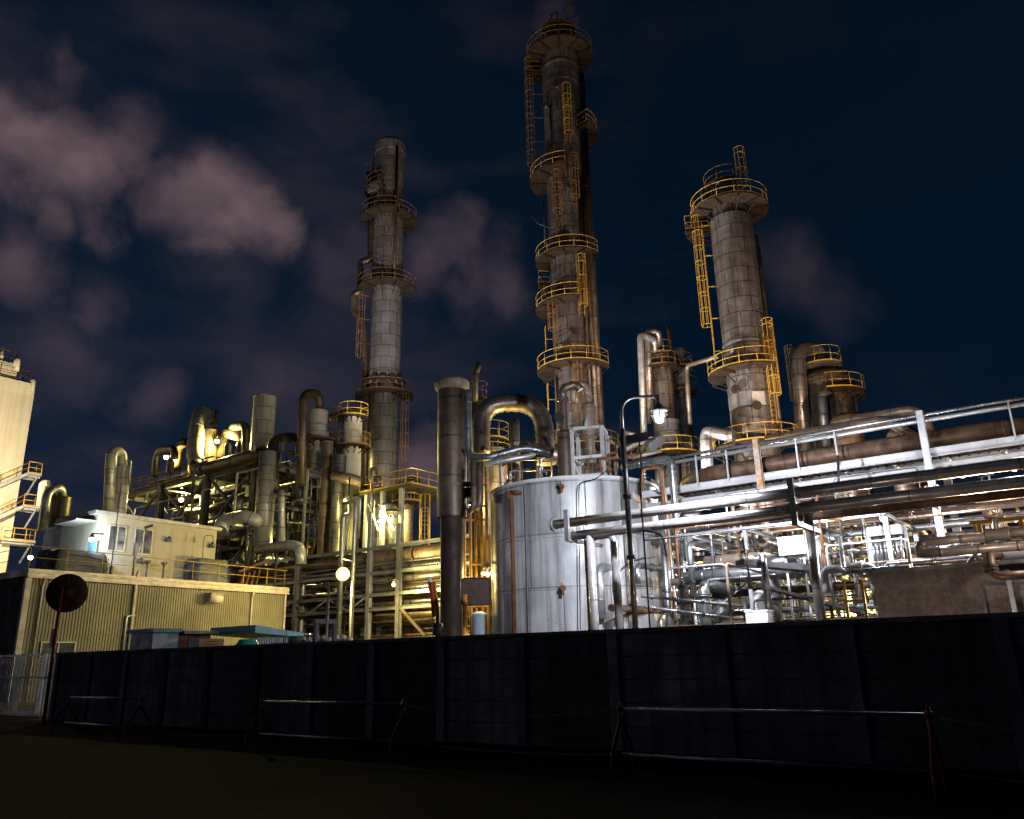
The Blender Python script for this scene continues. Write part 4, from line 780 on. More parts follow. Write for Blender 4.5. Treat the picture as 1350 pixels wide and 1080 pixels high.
# ------------------------------------------------------------------ street lamp pole
pb = PY(838, 828, 17.5); x, y = pb[0], pb[1]; zt_ = zat(pb, 566)
t = thing('street_lamp', (x, y, 0), 'tall dark lamp pole with curved arm and caged lantern before the tank', 'lamp')
m1 = mpp(pb); MB().tube([(x, y, 0), (x, y, zt_)], .068, 12).build('pole', 'blackpipe', t)
rt = V3(FW[1], -FW[0], 0); top = V3(x, y, zat(pb, 524)); arm = [V3(x, y, zt_-.1), top, top+rt*.98]
MB().tube(rounded(arm, .45, 8), .042, 10).build('arm', 'galvplain', t)
for z in (zat(pb, 655), zat(pb, 735)): MB().tube([(x, y, z-.05), (x, y, z+.05)], .11, 12).build('clamp', 'dark_steel', t)
c = top+rt*.95; mb = MB(); z = c[2]
mb.lathe(c[0], c[1], [(.03, z+.05), (.055, z-.02), (.055, z-.18), (.16, z-.33), (.21, z-.36), (.21, z-.40), (.12, z-.41)], 20); mb.build('lamp_head', 'galvplain', t)
mb = MB(); 
for k in range(6):
    a = 60*k; mb.tube([polar(c[0], c[1], a, .19, z-.4), polar(c[0], c[1], a, .205, z-.52), polar(c[0], c[1], a, .14, z-.65), polar(c[0], c[1], a, .03, z-.70)], .01, 5)
mb.tube([polar(c[0], c[1], a, .2, z-.5) for a in range(0, 361, 20)], .01, 5); mb.build('lamp_guard', 'galvplain', t)
MB().lathe(c[0], c[1], [(.13, z-.41), (.145, z-.5), (.11, z-.62), (.01, z-.66)], 20).build('lamp_glass', 'glow_lantern', t)
LAMPP = V3(c[0], c[1], z-.52)
mb = MB(); q = V3(x, y, zat(pb, 582)); mb.bar(q-rt*.1, q+rt*.62+V3(0, 0, .12), .06, .22); mb.build('control_box', 'dark_steel', t)
mb = MB(); z = zat(pb, 600); mb.tube(rounded([q+rt*.4, q+rt*.42-V3(0, 0, .6), V3(x, y, 0)+rt*.34+V3(0, 0, z-.8), V3(x, y, 0)+rt*.34+V3(0, 0, .2)], .2), .02, 6); mb.tube(rounded([V3(x, y, zat(pb, 700))+rt*.34, V3(x, y, zat(pb, 705))+rt*.8, V3(x, y, zat(pb, 735))+rt*.85], .2), .02, 6); mb.build('conduit', 'ink', t)
# ------------------------------------------------------------------ long dark pipes in front (Y = 20)
a, b = HX(728, 692, 1375, 20); a2 = V3(a[0]+.35, a[1]+.05, a[2]-.12)
pipe('upper of the two long dark pipes crossing the tank, blanked at its left end', [a, b], .13, 'blackpipe', seg=18, flanges=((0, .004),))
c, d = HX(752, 707, 1375, 19.7)
pipe('lower of the two long dark pipes crossing in front of the tank', [c, d], .13, 'blackpipe', .35, seg=18, flanges=((0, .004),))
q = lin(c, UX, 'x', 778); pipe('thick dark leg under the left end of the lower long dark pipe', [q*V3(1, 1, 0), q], .12, 'blackpipe', seg=14)
e, f_ = HX(742, 700, 810, 20.9)
pipe('short stub pipe below the long dark pipes with its own leg', [V3(f_[0], f_[1], 0), f_-V3(.05, 0, .25), V3(e[0]+.8, 21.2, f_[2]-.25)], .12, 'blackpipe', .3, seg=14)
for px, yy, lb in ((769, 20, 'slim dark leg under the blanked end of the upper long pipe'),):
    q = lin(a, UX, 'x', px); tag(MB().tube([(q[0]+.05, 20, 0), (q[0]+.05, 20, q[2]-.15)], .06, 10).build('stanchion', 'blackpipe'), lb, 'post')
g1, g2 = HX(938, 690, 1062, 20.9); pipe('rusty cut-off pipe slung under the long dark pipes near the hanging bracket', [g1-V3(0, 0, 0), V3(g2[0], 20.9, g2[2]+.05), V3(g2[0], 20.9, g2[2]-.0)+V3(.5, 1.2, 0)], .16, 'rustpipe', .3, seg=14)
h1, h2 = HX(1050, 682, 1375, 21.1); pipe('rusty third pipe slung below the lower long dark pipe at the right', [h1, h2], .14, 'rustpipe', seg=14)
for px, wpx, lb in ((760, 0, 'left hanging bracket clasping the two long dark pipes'), (1052, 1, 'right hanging bracket clasping the two long dark pipes')):
    q = lin(a, UX, 'x', px); z1 = q[2]+.28; z0 = z1-1.15 if wpx else z1-.9
    tag(MB().box((q[0]-.07, 19.42, z0), (q[0]+.07, 19.5, z1)).bar((q[0], 19.46, z0+.05), (q[0], 21.4, z0+.05), .1).build('hanging_bracket', 'dark_steel'), lb, 'bracket', 'hanging brackets on the long dark pipes')
q = lin(PY(1062, 680, 20.7), UX, 'x', 1064); tag(MB().tube([(q[0], 20.75, 0), (q[0], 20.75, zat(q, 676))], .12, 16).build('support_post', 'blackpipe'), 'thick dark round post carrying the long dark pipes in front of the pipe tangle', 'post')
q = lin(PY(1235, 660, 20.7), UX, 'x', 1400); tag(MB().tube([(q[0], 20.75, 0), (q[0], 20.75, 5)], .12, 16).build('support_post', 'blackpipe'), 'dark round post under the long dark pipes out at the right edge', 'post')
# ------------------------------------------------------------------ helpers for the crowded pipework
_ones = ['', 'first', 'second', 'third', 'fourth', 'fifth', 'sixth', 'seventh', 'eighth', 'ninth', 'tenth', 'eleventh', 'twelfth', 'thirteenth', 'fourteenth', 'fifteenth', 'sixteenth', 'seventeenth', 'eighteenth', 'nineteenth']
_tens = {2: 'twent', 3: 'thirt', 4: 'fort', 5: 'fift', 6: 'sixt', 7: 'sevent'}
def ordw(n):
    if n < 20: return _ones[n]
    return _tens[n//10]+'ieth' if n % 10 == 0 else _tens[n//10]+'y-'+_ones[n % 10]
ADJ = {'cladlight': 'pale insulated', 'galv': 'bright metal', 'galvplain': 'dull grey', 'steel': 'grey painted', 'white_steel': 'whitish', 'dark_steel': 'dark', 'blackpipe': 'black', 'rustpipe': 'rusty brown', 'tanpipe': 'tan', 'clad': 'grey insulated', 'clad_brown': 'brownish insulated', 'yellow': 'yellow', 'rust': 'red-brown rusty', 'duct': 'banded', 'rustyellow': 'yellow-brown', 'stackbrown': 'dark brown'}
def size(r): return 'hair-thin' if r < .03 else 'thin' if r < .06 else 'medium' if r < .13 else 'thick'
STUFF = {}
def run_stuff(specs):
    for s_ in specs:
        mb = STUFF.setdefault(s_['m'], MB()); pipe_mb(s_['pts'], s_['r'], s_.get('bend'), 10 if s_['r'] > .07 else 7, s_.get('bands', 0), mb=mb)
        for k, f in list(s_.get('flanges', ()))+list(s_.get('valves', ())):
            a = np.array(s_['pts'][k], float); b = np.array(s_['pts'][k+1], float); c = a+(b-a)*f; t = nrm(b-a); mb.tube([c-t*.05, c+t*.05], s_['r']*1.5, 8)
def build_stuff():
    V = []; Fc = []; U = []; Mi = []; Sm = []
    for i, (m, mb) in enumerate(STUFF.items()):
        n = len(V); V += mb.v; Fc += [tuple(q+n for q in f) for f in mb.f]; U += mb.uv; Sm += mb.sm; Mi += [i]*len(mb.f)
    me = bpy.data.meshes.new('background_pipework'); me.from_pydata([tuple(float(q) for q in v) for v in V], [], Fc)
    me.polygons.foreach_set('use_smooth', Sm); me.polygons.foreach_set('material_index', Mi)
    ul = me.uv_layers.new(name='UVMap'); ul.data.foreach_set('uv', [c for u in U for p in u for c in p])
    for m in STUFF: me.materials.append(MATS[m])
    me.update(); o = bpy.data.objects.new('background_pipework', me); COL.objects.link(o)
    tag(o, 'dense thin background pipework filling the racks and the steel structure', 'pipework'); o['kind'] = 'stuff'
def run_set(specs, what, group, key='y', at=None):
    """specs: dict(pts, r, m, valves...); gives each pipe of a set a label with its colour, girth and rank in the picture"""
    def rank(s_):
        P = [pix(p) for p in s_['pts']]
        if key == 'y': return sum(q[1] for q in P)/len(P)
        return sum(q[0] for q in P)/len(P)
    specs.sort(key=rank); n = len(specs); edge = 'top' if key == 'y' else 'left'
    for i, s_ in enumerate(specs):
        pos_ = ('topmost' if key == 'y' else 'leftmost') if i == 0 else ('lowest' if key == 'y' else 'rightmost') if i == n-1 else ordw(i+1)+' from the '+edge
        lb = f"{size(s_['r'])} {ADJ[s_['m']]} pipe, {pos_} {what}"
        pipe(lb, s_['pts'], s_['r'], s_['m'], s_.get('bend'), None, s_.get('bands', 0), s_.get('flanges', ()), group, valves=s_.get('valves', ()))
rnd = random.Random(11)
def I_col(root, x, y, z0, z1, w=.3, m='steel', name='column'): return MB().ibeam((x, y, z0), (x, y, z1), w, w, (0, 1, 0)).build(name, m, root)
def frame(name, label, xs, ys, zs, w=.25, m='steel', braces=(), cat='steel frame', z_top=None, deck=None, colz=None):
    t = thing(name, ((xs[0]+xs[-1])/2, (ys[0]+ys[-1])/2, 0), label, cat)
    zt = z_top or zs[-1]+w/2
    for x in xs:
        for y in ys: I_col(t, x, y, 0, zt, w, m)
    for z in zs:
        for y in ys: MB().ibeam((xs[0]-w/2, y, z), (xs[-1]+w/2, y, z), w*.8, w*.95).build('beam', m, t)
        for x in xs:
            for y0, y1 in zip(ys[:-1], ys[1:]): MB().ibeam((x, y0+w/2, z-.01), (x, y1-w/2, z-.01), w*.75, w*.85).build('cross_beam', m, t)
    for a, b in braces: MB().bar(a, b, w*.4, w*.4).build('brace', m, t)
    return t
# ------------------------------------------------------------------ elevated walkway rack on the right (Y = 28)
RY = 28.
t = thing('pipe_rack', (-6, RY+1.5, 0), 'elevated walkway rack with tube handrail and white girders crossing the right half', 'pipe rack')
RA, RB = HX(845, 609, 1400, RY); zt = (RA[2]+PY(1350, 527, RY)[2])/2
xL = lin(RA, UX, 'x', 872)[0]
MB().tube([(xL-1.2, RY-.02, zt), (5, RY-.02, zt)], .06, 12).build('handrail', 'galv', t); MB().tube([(xL-1.0, RY+.10, zt-.16), (5, RY+.10, zt-.16)], .075, 12).build('handrail', 'galvplain', t)
zb = 1.6+(zt-1.6)*253/306
for x in (xL, -11.7, -10.5, -7.95, -6.62, -1.45, 2.2): MB().bar((x, RY, zb), (x, RY, zt-.06), .07, .05).build('railing_post', 'steel', t)
for x, m in ((-9.31, 'steel_rusty'), (-3.9, 'steel'), (1.6, 'steel')): MB().ibeam((x, RY-.12, 0), (x, RY-.12, zt+.12), .2, .2, (0, 1, 0)).build('column', m, t)
for x in (-9.31, -3.9, 1.6): MB().ibeam((x, RY+3.5, 0), (x, RY+3.5, zb), .25, .25, (0, 1, 0)).build('column', 'steel', t)
for z, yy, h in ((zb, RY+.12, .26), (zb-.42, RY+.35, .2), (zb, RY+1.5, .22), (zb-.1, RY+3.5, .25)): MB().ibeam((xL-1, yy, z), (5, yy, z), .16, h).build('girder', 'white_steel', t)
mb = MB(); x = xL-1
while x < 5: mb.box((x, RY+.22, zb-.02), (x+.04, RY+1.4, zb+.03)); x += .28
mb.box((xL-1, RY+.22, zb+.031), (5, RY+1.4, zb+.05)); mb.build('walkway_grating', 'grating', t)
for x in [xL+.4+k*1.55 for k in range(10)]: MB().ibeam((x, RY+.3, zb-.28), (x, RY+3.4, zb-.28), .12, .16).build('cross_beam', 'steel', t)
a, b = HX(925, 627, 1400, RY+.75); zc = (a[2]+PY(1350, 561, RY+.75)[2])/2
pipe('fat rusty brown pipe lying on the elevated walkway behind its handrail', [V3(a[0]-1.4, RY+2.6, zc-1.6), V3(a[0]-1.4, RY+2.2, zc), V3(a[0], RY+.75, zc), V3(5, RY+.75, zc)], .31, 'rustpipe', .9, seg=24, bands=3)
specs = []
for i in range(17):
    yy = RY+rnd.uniform(.2, 5); z = rnd.uniform(4.6, zb-.45); x0 = rnd.choice((-12, -10.6, -9, -7.5, -6)); x1 = 5; r = rnd.choice((.04, .05, .06, .08, .11)); pts = [(x0, yy, z), (x1, yy, z)]
    if rnd.random() < .7: pts = [(x0, yy, z-rnd.uniform(.6, 2.5))]+pts
    k = len(pts)-2; specs.append(dict(pts=pts, r=r, m=rnd.choice(('galv', 'galv', 'cladlight', 'galvplain', 'tanpipe', 'rustpipe')), bend=.2, bands=2.4 if r > .07 else 0, flanges=((k, rnd.uniform(.1, .8)), (k, rnd.uniform(.1, .8))), valves=((k, rnd.uniform(.1, .7)),) if r < .07 else ()))
run_set(specs, 'among slim pipes under the walkway rack', 'slim pipes under the walkway rack', 'y')
# pale tall pipe that drops in front of the rack's left end
a = PY(828, 614, 25.5); b = PY(885, 604, 25.5); pipe('bright pale pipe that turns down to the ground just right of the tank', [a, b, V3(b[0], b[1], 0)], .14, 'galv', .3, seg=14, bands=2.2, flanges=((1, .35),))
a = PY(846, 619, 26); b = PY(871, 616, 26); pipe('thin rusty pipe bending down beside the tank edge', [a-V3(0, 0, .8), a, b, V3(b[0]+.0, b[1], 0)], .055, 'rust', .2)
a = PY(858, 632, 26.4); b = PY(877, 645, 26.4); pipe('second thin rusty pipe descending between the tank and the bright pale pipe', [a, b, V3(b[0], b[1], 0)], .05, 'tanpipe', .2)
# ------------------------------------------------------------------ pipe tangle right of the tank
specs = []
rows = [(24.0, 1.05, .05), (24.4, 1.9, .04), (24.2, 2.35, .035), (25.6, 3.35, .13), (25.9, 2.75, .10), (26.5, 3.9, .05), (26.8, 4.35, .06), (27.2, 4.9, .05), (27, 5.35, .04), (29, 5.7, .09), (29.4, 6.15, .12), (30, 6.6, .07),
        (30.5, 5.1, .11), (31, 4.3, .16), (31.4, 3.5, .07), (32, 2.7, .12), (33, 6.9, .15), (34, 6.1, .1), (34.5, 5.3, .2), (35, 4.4, .1), (36, 3.4, .12), (37, 7.2, .12), (28.2, 2.1, .09), (26.2, 5.9, .05)]
for i, (yy, z, r) in enumerate(rows):
    x0 = rnd.choice((-11.6, -11.2, -10.6, -9.8, -8.5)) if yy < 28 else rnd.choice((-20, -17, -15.5)); x1 = rnd.choice((-6.5, -3.5, 1, 4)) if yy < 28 else 6
    if z < 2.4: x1 = min(x1, -4.6)
    m = rnd.choice(('galv', 'galv', 'galvplain', 'white_steel', 'tanpipe', 'rustpipe', 'galv', 'white_steel', 'clad'))
    pts = [(x0, yy, z), (x1, yy, z)]
    if rnd.random() < .55: pts = [(x0, yy, max(z-rnd.uniform(.8, 2.5), .3))]+pts
    if rnd.random() < .5: pts += [(x1, yy+rnd.uniform(-.1, .9), z-rnd.uniform(.7, 1.8))] if z > 2.4 else []
    k = 1 if len(pts) > 2 and pts[0][2] != pts[1][2] else 0
    specs.append(dict(pts=pts, r=r, m=m, bands=2.5 if r > .08 else 0, flanges=((k, rnd.uniform(.2, .5)), (k, rnd.uniform(.55, .9))) if r < .14 else (), valves=((k, rnd.uniform(.15, .85)),) if r < .08 else ()))
run_set(specs, 'among lengthwise pipes right of the tank', 'lengthwise pipes in the tangle', 'y')
specs = []
for i in range(20):
    x = -16+i*.88+rnd.uniform(-.2, .2); y0 = rnd.uniform(24, 28); r = rnd.choice((.05, .06, .08, .1, .13, .18)); z = rnd.uniform(2.2, 6.6); y1 = rnd.uniform(34, 42)
    pts = [(x, y0, z), (x, y1, z)]
    if rnd.random() < .7: pts = [(x, y0, z-rnd.uniform(.6, 2))]+pts
    specs.append(dict(pts=pts, r=r, m=rnd.choice(('galv', 'tanpipe', 'galvplain', 'duct', 'rustpipe', 'white_steel')), bands=1.6, flanges=((len(pts)-2, .1),)))
run_set(specs, 'among receding pipes right of the tank', 'pipes running away in the tangle', 'x')
specs = []
for i in range(46):
    px = 884+i*10.2+rnd.uniform(-4, 4); yy = rnd.choice((24.6, 26, 28.5, 30.5, 33, 36)); r = rnd.choice((.03, .035, .045, .05, .06, .08, .11)); b = PY(px, 820, yy); x = b[0]
    if x > -4.6 and yy < 28: yy = 31.; 
    z1 = rnd.uniform(2.2, 6.8); pts = [(x, yy, 0), (x, yy, z1)]
    u = rnd.random()
    if u < .4: pts.append((x+rnd.choice((-1, 1))*rnd.uniform(.4, 1.6), yy, z1))
    elif u < .7: pts.append((x, yy+rnd.uniform(.5, 2), z1))
    specs.append(dict(pts=pts, r=r, m=rnd.choice(('galv', 'galv', 'galvplain', 'white_steel', 'tanpipe', 'rust', 'yellow' if rnd.random() < .3 else 'galv', 'dark_steel')), bend=.15+r, flanges=((0, rnd.uniform(.2, .45)), (0, rnd.uniform(.5, .9))), valves=((0, rnd.uniform(.25, .5)),) if rnd.random() < .35 and r < .07 else ()))
run_set(specs, 'among uprights right of the tank', 'upright pipes in the tangle', 'x')
specs = []
for i in range(46):
    yy = rnd.choice((23.6, 24.8, 26.1, 27.5, 30.2, 33.2)); b = PY(888+i*10+rnd.uniform(-6, 6), 780, yy); x = b[0]; z = rnd.uniform(1.8, 6.6)
    if x > -4.8 and yy < 30: yy = 31
    L_ = rnd.uniform(.8, 3.2); u = rnd.uniform(-1.2, 1.2)
    specs.append(dict(pts=[(x, yy, max(0, z-rnd.uniform(.6, 2.5))), (x, yy, z), (x+L_, yy, z), (x+L_, yy+rnd.uniform(-.2, .6), z+u)], r=rnd.choice((.022, .03, .04, .05)), m=rnd.choice(('galv', 'rust', 'tanpipe', 'galvplain', 'dark_steel', 'galv')), bend=.12, flanges=((1, .5),), valves=((1, .3),) if i % 3 == 0 else ()))
run_set(specs, 'among small bent lines right of the tank', 'small bent lines in the tangle', 'x')
specs = []
for i in range(130):
    yy = rnd.uniform(28.5, 39); b = PY(880+i*3.7+rnd.uniform(-6, 6), 780, yy); x = b[0]; z = rnd.uniform(1.9, 7.2); L_ = rnd.uniform(.4, 2.6); u = rnd.random()
    pts = [(x, yy, 0), (x, yy, z), (x+L_, yy, z)] if u < .45 else [(x, yy, z), (x+L_*2.2, yy, z), (x+L_*2.2, yy, max(0, z-rnd.uniform(.5, 3)))] if u < .8 else [(x, yy-1.5, z), (x, yy+3, z-rnd.uniform(.2, 1.4))]
    specs.append(dict(pts=pts, r=rnd.choice((.025, .035, .045, .06, .09)), m=rnd.choice(('galv', 'tanpipe', 'galvplain', 'dark_steel', 'galv', 'duct')), bend=.12, flanges=((0, .6),), valves=((0, .4),) if i % 4 == 0 else ()))
run_stuff(specs)
frame('pipe_trestle', 'grey steel frame carrying the front rows of the pipe tangle', (-11.0, -9.1, -7.0, -4.9), (25.2, 29.6), (2.4, 3.7, 5.3), .12, 'galvplain', braces=(((-11., 25.2, 2.4), (-9.1, 25.2, 3.7)),))
frame('pipe_trestle', 'dark steel frame deep behind the pipe tangle', (-18, -13, -8, -3, 2), (32.5, 38), (3.0, 4.9, 6.6), .25, 'steel', braces=(((-13, 32.5, 3), (-8, 32.5, 6.6)), ((-3, 32.5, 3), (-8, 32.5, 6.6))))
# placed features of the tangle
def boxat(name, lb, px, py, wpx, hpx, Y, dep, m, cat, z0=None):
    p = PY(px, py, Y); m1 = mpp(p); w = wpx*m1/2*1.1; h = hpx*m1/2; t = thing(name, (p[0], Y, p[2]-h), lb, cat)
    MB().box((p[0]-w, Y, p[2]-h), (p[0]+w, Y+dep, p[2]+h)).build('cabinet', m, t)
    MB().box((p[0]-w-.02, Y-.03, p[2]+h+.001), (p[0]+w+.02, Y+dep+.02, p[2]+h+.04)).build('lid', m, t)
    MB().box((p[0]-w*.9, Y-.012, p[2]-h*.9), (p[0]+w*.9, Y-.001, p[2]+h*.9)).build('door', m, t)
    for s_ in (-.7, .7): MB().bar((p[0]+w*s_, Y+dep*.5, 0 if z0 is None else z0), (p[0]+w*s_, Y+dep*.5, p[2]-h), .06).build('leg', 'steel', t)
    return t
boxat('control_cabinet', 'white control cabinet high up behind the thick dark round post', 1043, 720, 31, 22, 24.3, .45, 'box_white', 'cabinet')
boxat('control_cabinet', 'white cabinet low above the wall below the domed small vessel', 998, 817, 27, 20, 21.8, .5, 'box_white', 'cabinet')
v = vessel('small pale dome-topped vessel standing behind the low white cabinet', 1003, 800, 24.5, 8.5, 778, m='white_steel', dome=.8, seg=20)
v = vessel('dull small round-topped drum low in the tangle left of the low white cabinet', 950, 790, 27, 9, 783, m='galv', dome=.8, seg=20)
a, b = HX(893, 776, 928, 23.6); pipe('thick bright pipe with a shoulder bend standing left of the low white cabinet', [V3(*PY(965, 778, 24.6)), PY(926, 769, 23.6), PY(926, 769, 23.6)*V3(1, 1, 0)], .17, 'galv', .35, seg=16, flanges=((1, .1),))
pipe('thin pale pipe with a square shoulder before the tangle, right of the bright pale pipe', [PY(1005, 755, 24), PY(957, 743, 22.5), PY(957, 743, 22.5)*V3(1, 1, 0)], .045, 'tanpipe', .1)
a = PY(1006, 733, 22.6); pipe('bright upright pipe leaning into view left of the thick dark post', [a+V3(-.5, 1.0, .1), a, a*V3(1, 1, 0)], .10, 'galv', .2, seg=12)
a, b = HX(930, 742, 1002, 25); pipe('thick pinkish pipe just above the middle of the tangle with a flanged right end', [a, b, b+V3(.1, 1.4, 0)], .2, 'tanpipe', .4, seg=16, flanges=((0, .8),), bands=1.2)
a, b = HX(903, 761, 1063, 24.6); pipe('long thick bright pipe with rusty patches across the middle of the tangle', [a, b], .17, 'galv', seg=16, flanges=((0, .97), (0, .68)), bands=2)
a, b = HX(880, 768, 1050, 25.2); pipe('thick dark-grey pipe parallel below the long bright pipe in the tangle', [a, b], .12, 'galvplain', seg=14, bands=2)
a, b = HX(1012, 742, 1040, 25); pipe('fat pale pipe emerging between the two upright pipes left of the thick dark post', [a*V3(1, 1, 0), a, b+V3(.6, .3, 0)], .27, 'galv', .5, seg=18, bands=.8)
a = PY(975, 742, 22.3); b = PX(1092, 768, a[0]+2.3); c = PY(1150, 782, 26); tag(MB().bar(a, V3(a[0]+2.7, 26, a[2]-.3), .5, .16).build('cable_tray', 'dark_steel'), 'dark cable tray slanting down through the pipe tangle behind the thick dark post', 'cable tray')
tag(MB().bar(PY(1000, 772, 22.6), PY(1150, 812, 25.5), .25, .08).build('cable_tray', 'dark_steel'), 'narrow lower cable tray slanting behind the low white cabinet', 'cable tray')
a, b = HX(850, 712, 1055, 21.6); pipe('thin black overhead conduit that droops beside the thick dark post', [a, b, b+V3(.3, 0, -.25), b+V3(.3, 0, -.9)], .035, 'ink' if False else 'blackpipe', .2)
p = PY(976, 690, 21.7); tag(MB().tube([p, p*V3(1, 1, 0)+V3(.1, 0, 3.3)], .03, 6).build('conduit', 'blackpipe'), 'thin black vertical conduit hanging in the tangle left of the white cabinet', 'conduit')
for k, (x, z0, lb) in enumerate(((863, 786, 'upper of the two thin tubes crossing the tank foot into the tangle'), (863, 800, 'lower of the two thin tubes crossing the tank foot into the tangle'))):
    a = PD(845+3*k, z0, 24); b = PY(980, z0+13+4*k, 23.5); pipe(lb, [a, b], .045, 'galv', flanges=((0, .1), (0, .35), (0, .6)))
# manifold with hanging branches
a, b = HX(1143, 702, 1187, 25.2); t = thing('manifold', a, 'white box manifold with eight short hanging branch pipes above the concrete block', 'manifold')
MB().box((a[0], 25.2, a[2]-.13), (b[0], 25.5, a[2]+.15)).build('header_box', 'white_steel', t)
for k in range(8): x = a[0]+.08+k*(b[0]-a[0]-.16)/7; MB().tube([(x, 25.35, a[2]-.13), (x, 25.35, a[2]-1.0)], .04, 8).tube([(x, 25.35, a[2]-.45), (x, 25.35, a[2]-.5)], .07, 8).build('branch_pipe', 'galv', t)
for x in (a[0]-.05, b[0]+.05): MB().bar((x, 25.6, 0), (x, 25.6, a[2]+.15), .08).build('leg', 'steel', t)
p = PY(1162, 764, 23.8); v = vessel('bright upright drum just left of the concrete block top', 1163, 760, 24.6, 5, 716, m='galv', dome=.3, seg=18)
a, b = HX(1086, 752, 1150, 22.8); pipe('bright white-lit header pipe left of the concrete block, bending down at both ends', [a-V3(0, 0, .6), a, b, b-V3(0, 0, 1)], .11, 'white_steel', .15, seg=12, valves=((1, .6),))
a, b = HX(1110, 728, 1172, 23); pipe('U-shaped bright pipe dipping beside the left end of the concrete block', [a+V3(0, 0, .4), PY(1113, 755, 21.5), PY(1200, 747, 21.5)], .06, 'galv', .3)
# yellow ladder left of the block
p = PY(1128, 800, 19.5); t = thing('yellow_ladder', (p[0], 19.5, 0), 'yellow ladder standing left of the concrete block', 'ladder')
for px in (1117, 1141): q = PY(px, 800, 19.5); MB().bar((q[0], 19.5, 0), (q[0], 19.5, zat(q, 765)), .05).build('stile', 'yellow', t)
q0 = PY(1117, 800, 19.5)[0]; q1 = PY(1141, 800, 19.5)[0]
for k in range(9): MB().bar((q0+.026, 19.5, .3+k*.38), (q1-.026, 19.5, .3+k*.38), .03).build('rung', 'yellow', t)
# yellow bracket frame right
t = thing('pipe_trestle', PY(1290, 740, 23)*V3(1, 1, 0), 'yellow painted pipe support frame at the right edge above the concrete block', 'frame')
for px, y0 in ((1290, 688), (1345, 684)): q = PY(px, y0, 22.5); MB().bar(q*V3(1, 1, 0), q, .09, .09).build('post', 'yellow', t)
q0 = PY(1278, 690, 22.5); q1 = PY(1352, 682, 22.5); MB().bar(q0, V3(q1[0], 22.5, q0[2]), .1, .09).build('crossbar', 'yellow', t); MB().bar(q0+V3(.1, 0, -.05), PY(1290, 712, 22.5), .06).build('brace', 'yellow', t); MB().bar(PY(1285, 714, 22.5), PY(1350, 708, 22.5), .06).build('crossbar', 'yellow', t)
# pipes over the concrete block
a, b = HX(1212, 731, 1400, 17.6); pipe('pinkish pipe loop lying above the concrete block, lower run', [PY(1300, 708, 17.8)-V3(.0, 0, 0), PY(1214, 716, 17.8), PY(1210, 731, 17.6), b], .085, 'tanpipe', .22, seg=14, bands=1.3)
a, b = HX(1304, 706, 1400, 17.9); pipe('pinkish upper pipe running off the right edge above the concrete block', [a, b], .085, 'tanpipe', seg=14, valves=((0, .12),))
pipe('rusty swan-neck pipe hooked over the top edge of the concrete block', [PY(1318, 733, 17), PY(1304, 731, 16.3), PY(1308, 755, 16.2), PY(1318, 760, 16.1), PY(1360, 757, 16.1)], .075, 'rustpipe', .18, seg=12, flanges=((1, .8),))
pipe('slanting bright strut pipe behind the pinkish pipes', [PY(1270, 752, 18.2), PY(1303, 706, 18.2)], .035, 'galv')
pipe('slanting short pale strut crossing above the concrete block', [PY(1300, 748, 18), PY(1281, 728, 18)], .03, 'white_steel')
boxat('hopper_box', 'grey sheet box sitting behind the concrete block at the right edge', 1345, 728, 40, 26, 18.4, .8, 'box_white', 'box', z0=2.8)
# ------------------------------------------------------------------ concrete block
p = PY(1150, 757, 16.5); zt = p[2]
t = thing('concrete_block', (-.5, 17, 0), 'rough brown-grey concrete block wall above the perimeter wall at the right', 'concrete block')
MB().box((p[0], 16.5, 0), (6, 19.3, zt)).build('wall', 'concrete_box', t); MB().box((p[0]-.06, 16.44, zt), (6.1, 19.36, zt+.07)).build('coping', 'concrete_dark', t)
for px in (1297, 1337): q = PY(px, 790, 16.4); MB().bar((q[0], 16.43, 1.2), (q[0], 16.43, zt-.35), .04, .04).build('guard_post', 'dark_steel', t)
q = PY(1297, 790, 16.4); MB().bar((q[0]-.02, 16.4, zt-.33), (4, 16.4, zt-.33), .035).build('guard_rail', 'dark_steel', t)
q = PY(1335, 790, 16.35); tag(MB().bar((q[0], 16.32, 0), (q[0], 16.32, zt-.1), .07).build('support_post', 'galvplain'), 'grey upright strut in front of the concrete block', 'post')
# ------------------------------------------------------------------ left process structure (Y = 40)
SY = 40.; SL = PY(158, 655, SY); SR = PY(338, 612, SY); SZ = (SL[2]+SR[2])/2
XA, XB = SL[0], SR[0]; xsS = [XA, PY(214, 640, SY)[0], PY(274, 625, SY)[0], XB]; ysS = [SY, SY+4.4, SY+9, SY+14]
br = []
for (x0, x1, z0, z1) in ((xsS[1], xsS[2], 11.6, SZ), (xsS[2], xsS[3], 11.6, SZ), (xsS[0], xsS[1], 11.6, SZ)):
    br += [((x0, SY-.05, z0), (x1, SY-.05, z1)), ((x0, SY+.05, z1), (x1, SY+.05, z0))]
br += [((XB, ysS[0], 6.2), (XB, ysS[2], 16.8)), ((XB+.05, ysS[0], 16.8), (XB+.05, ysS[2], 6.2)), ((XB, ysS[2], 6.2), (XB, ysS[3], 16.8))]
t = frame('process_structure', 'large grey braced steel structure carrying vessels behind the rooftop office', xsS, ysS, (6.2, 11.6, SZ), .55, 'struct_steel', br, 'steel structure')
MB().box((XA, SY+.3, SZ+.28), (XB, SY+14, SZ+.34)).build('deck', 'grating', t); MB().box((XA, SY+5, 11.9), (XB, SY+13.8, 11.95)).build('deck', 'grating', t)
railing_mb([(XA, SY+.1, SZ+.35), (PY(262, 618, SY)[0], SY+.1, SZ+.35)], 1.15, 1.6, .035).build('railing', 'yellow', t)
railing_mb([(XB, SY+3, SZ+.35), (XB, SY+14, SZ+.35)], 1.15, 1.6, .03).build('railing', 'dull_rail', t)
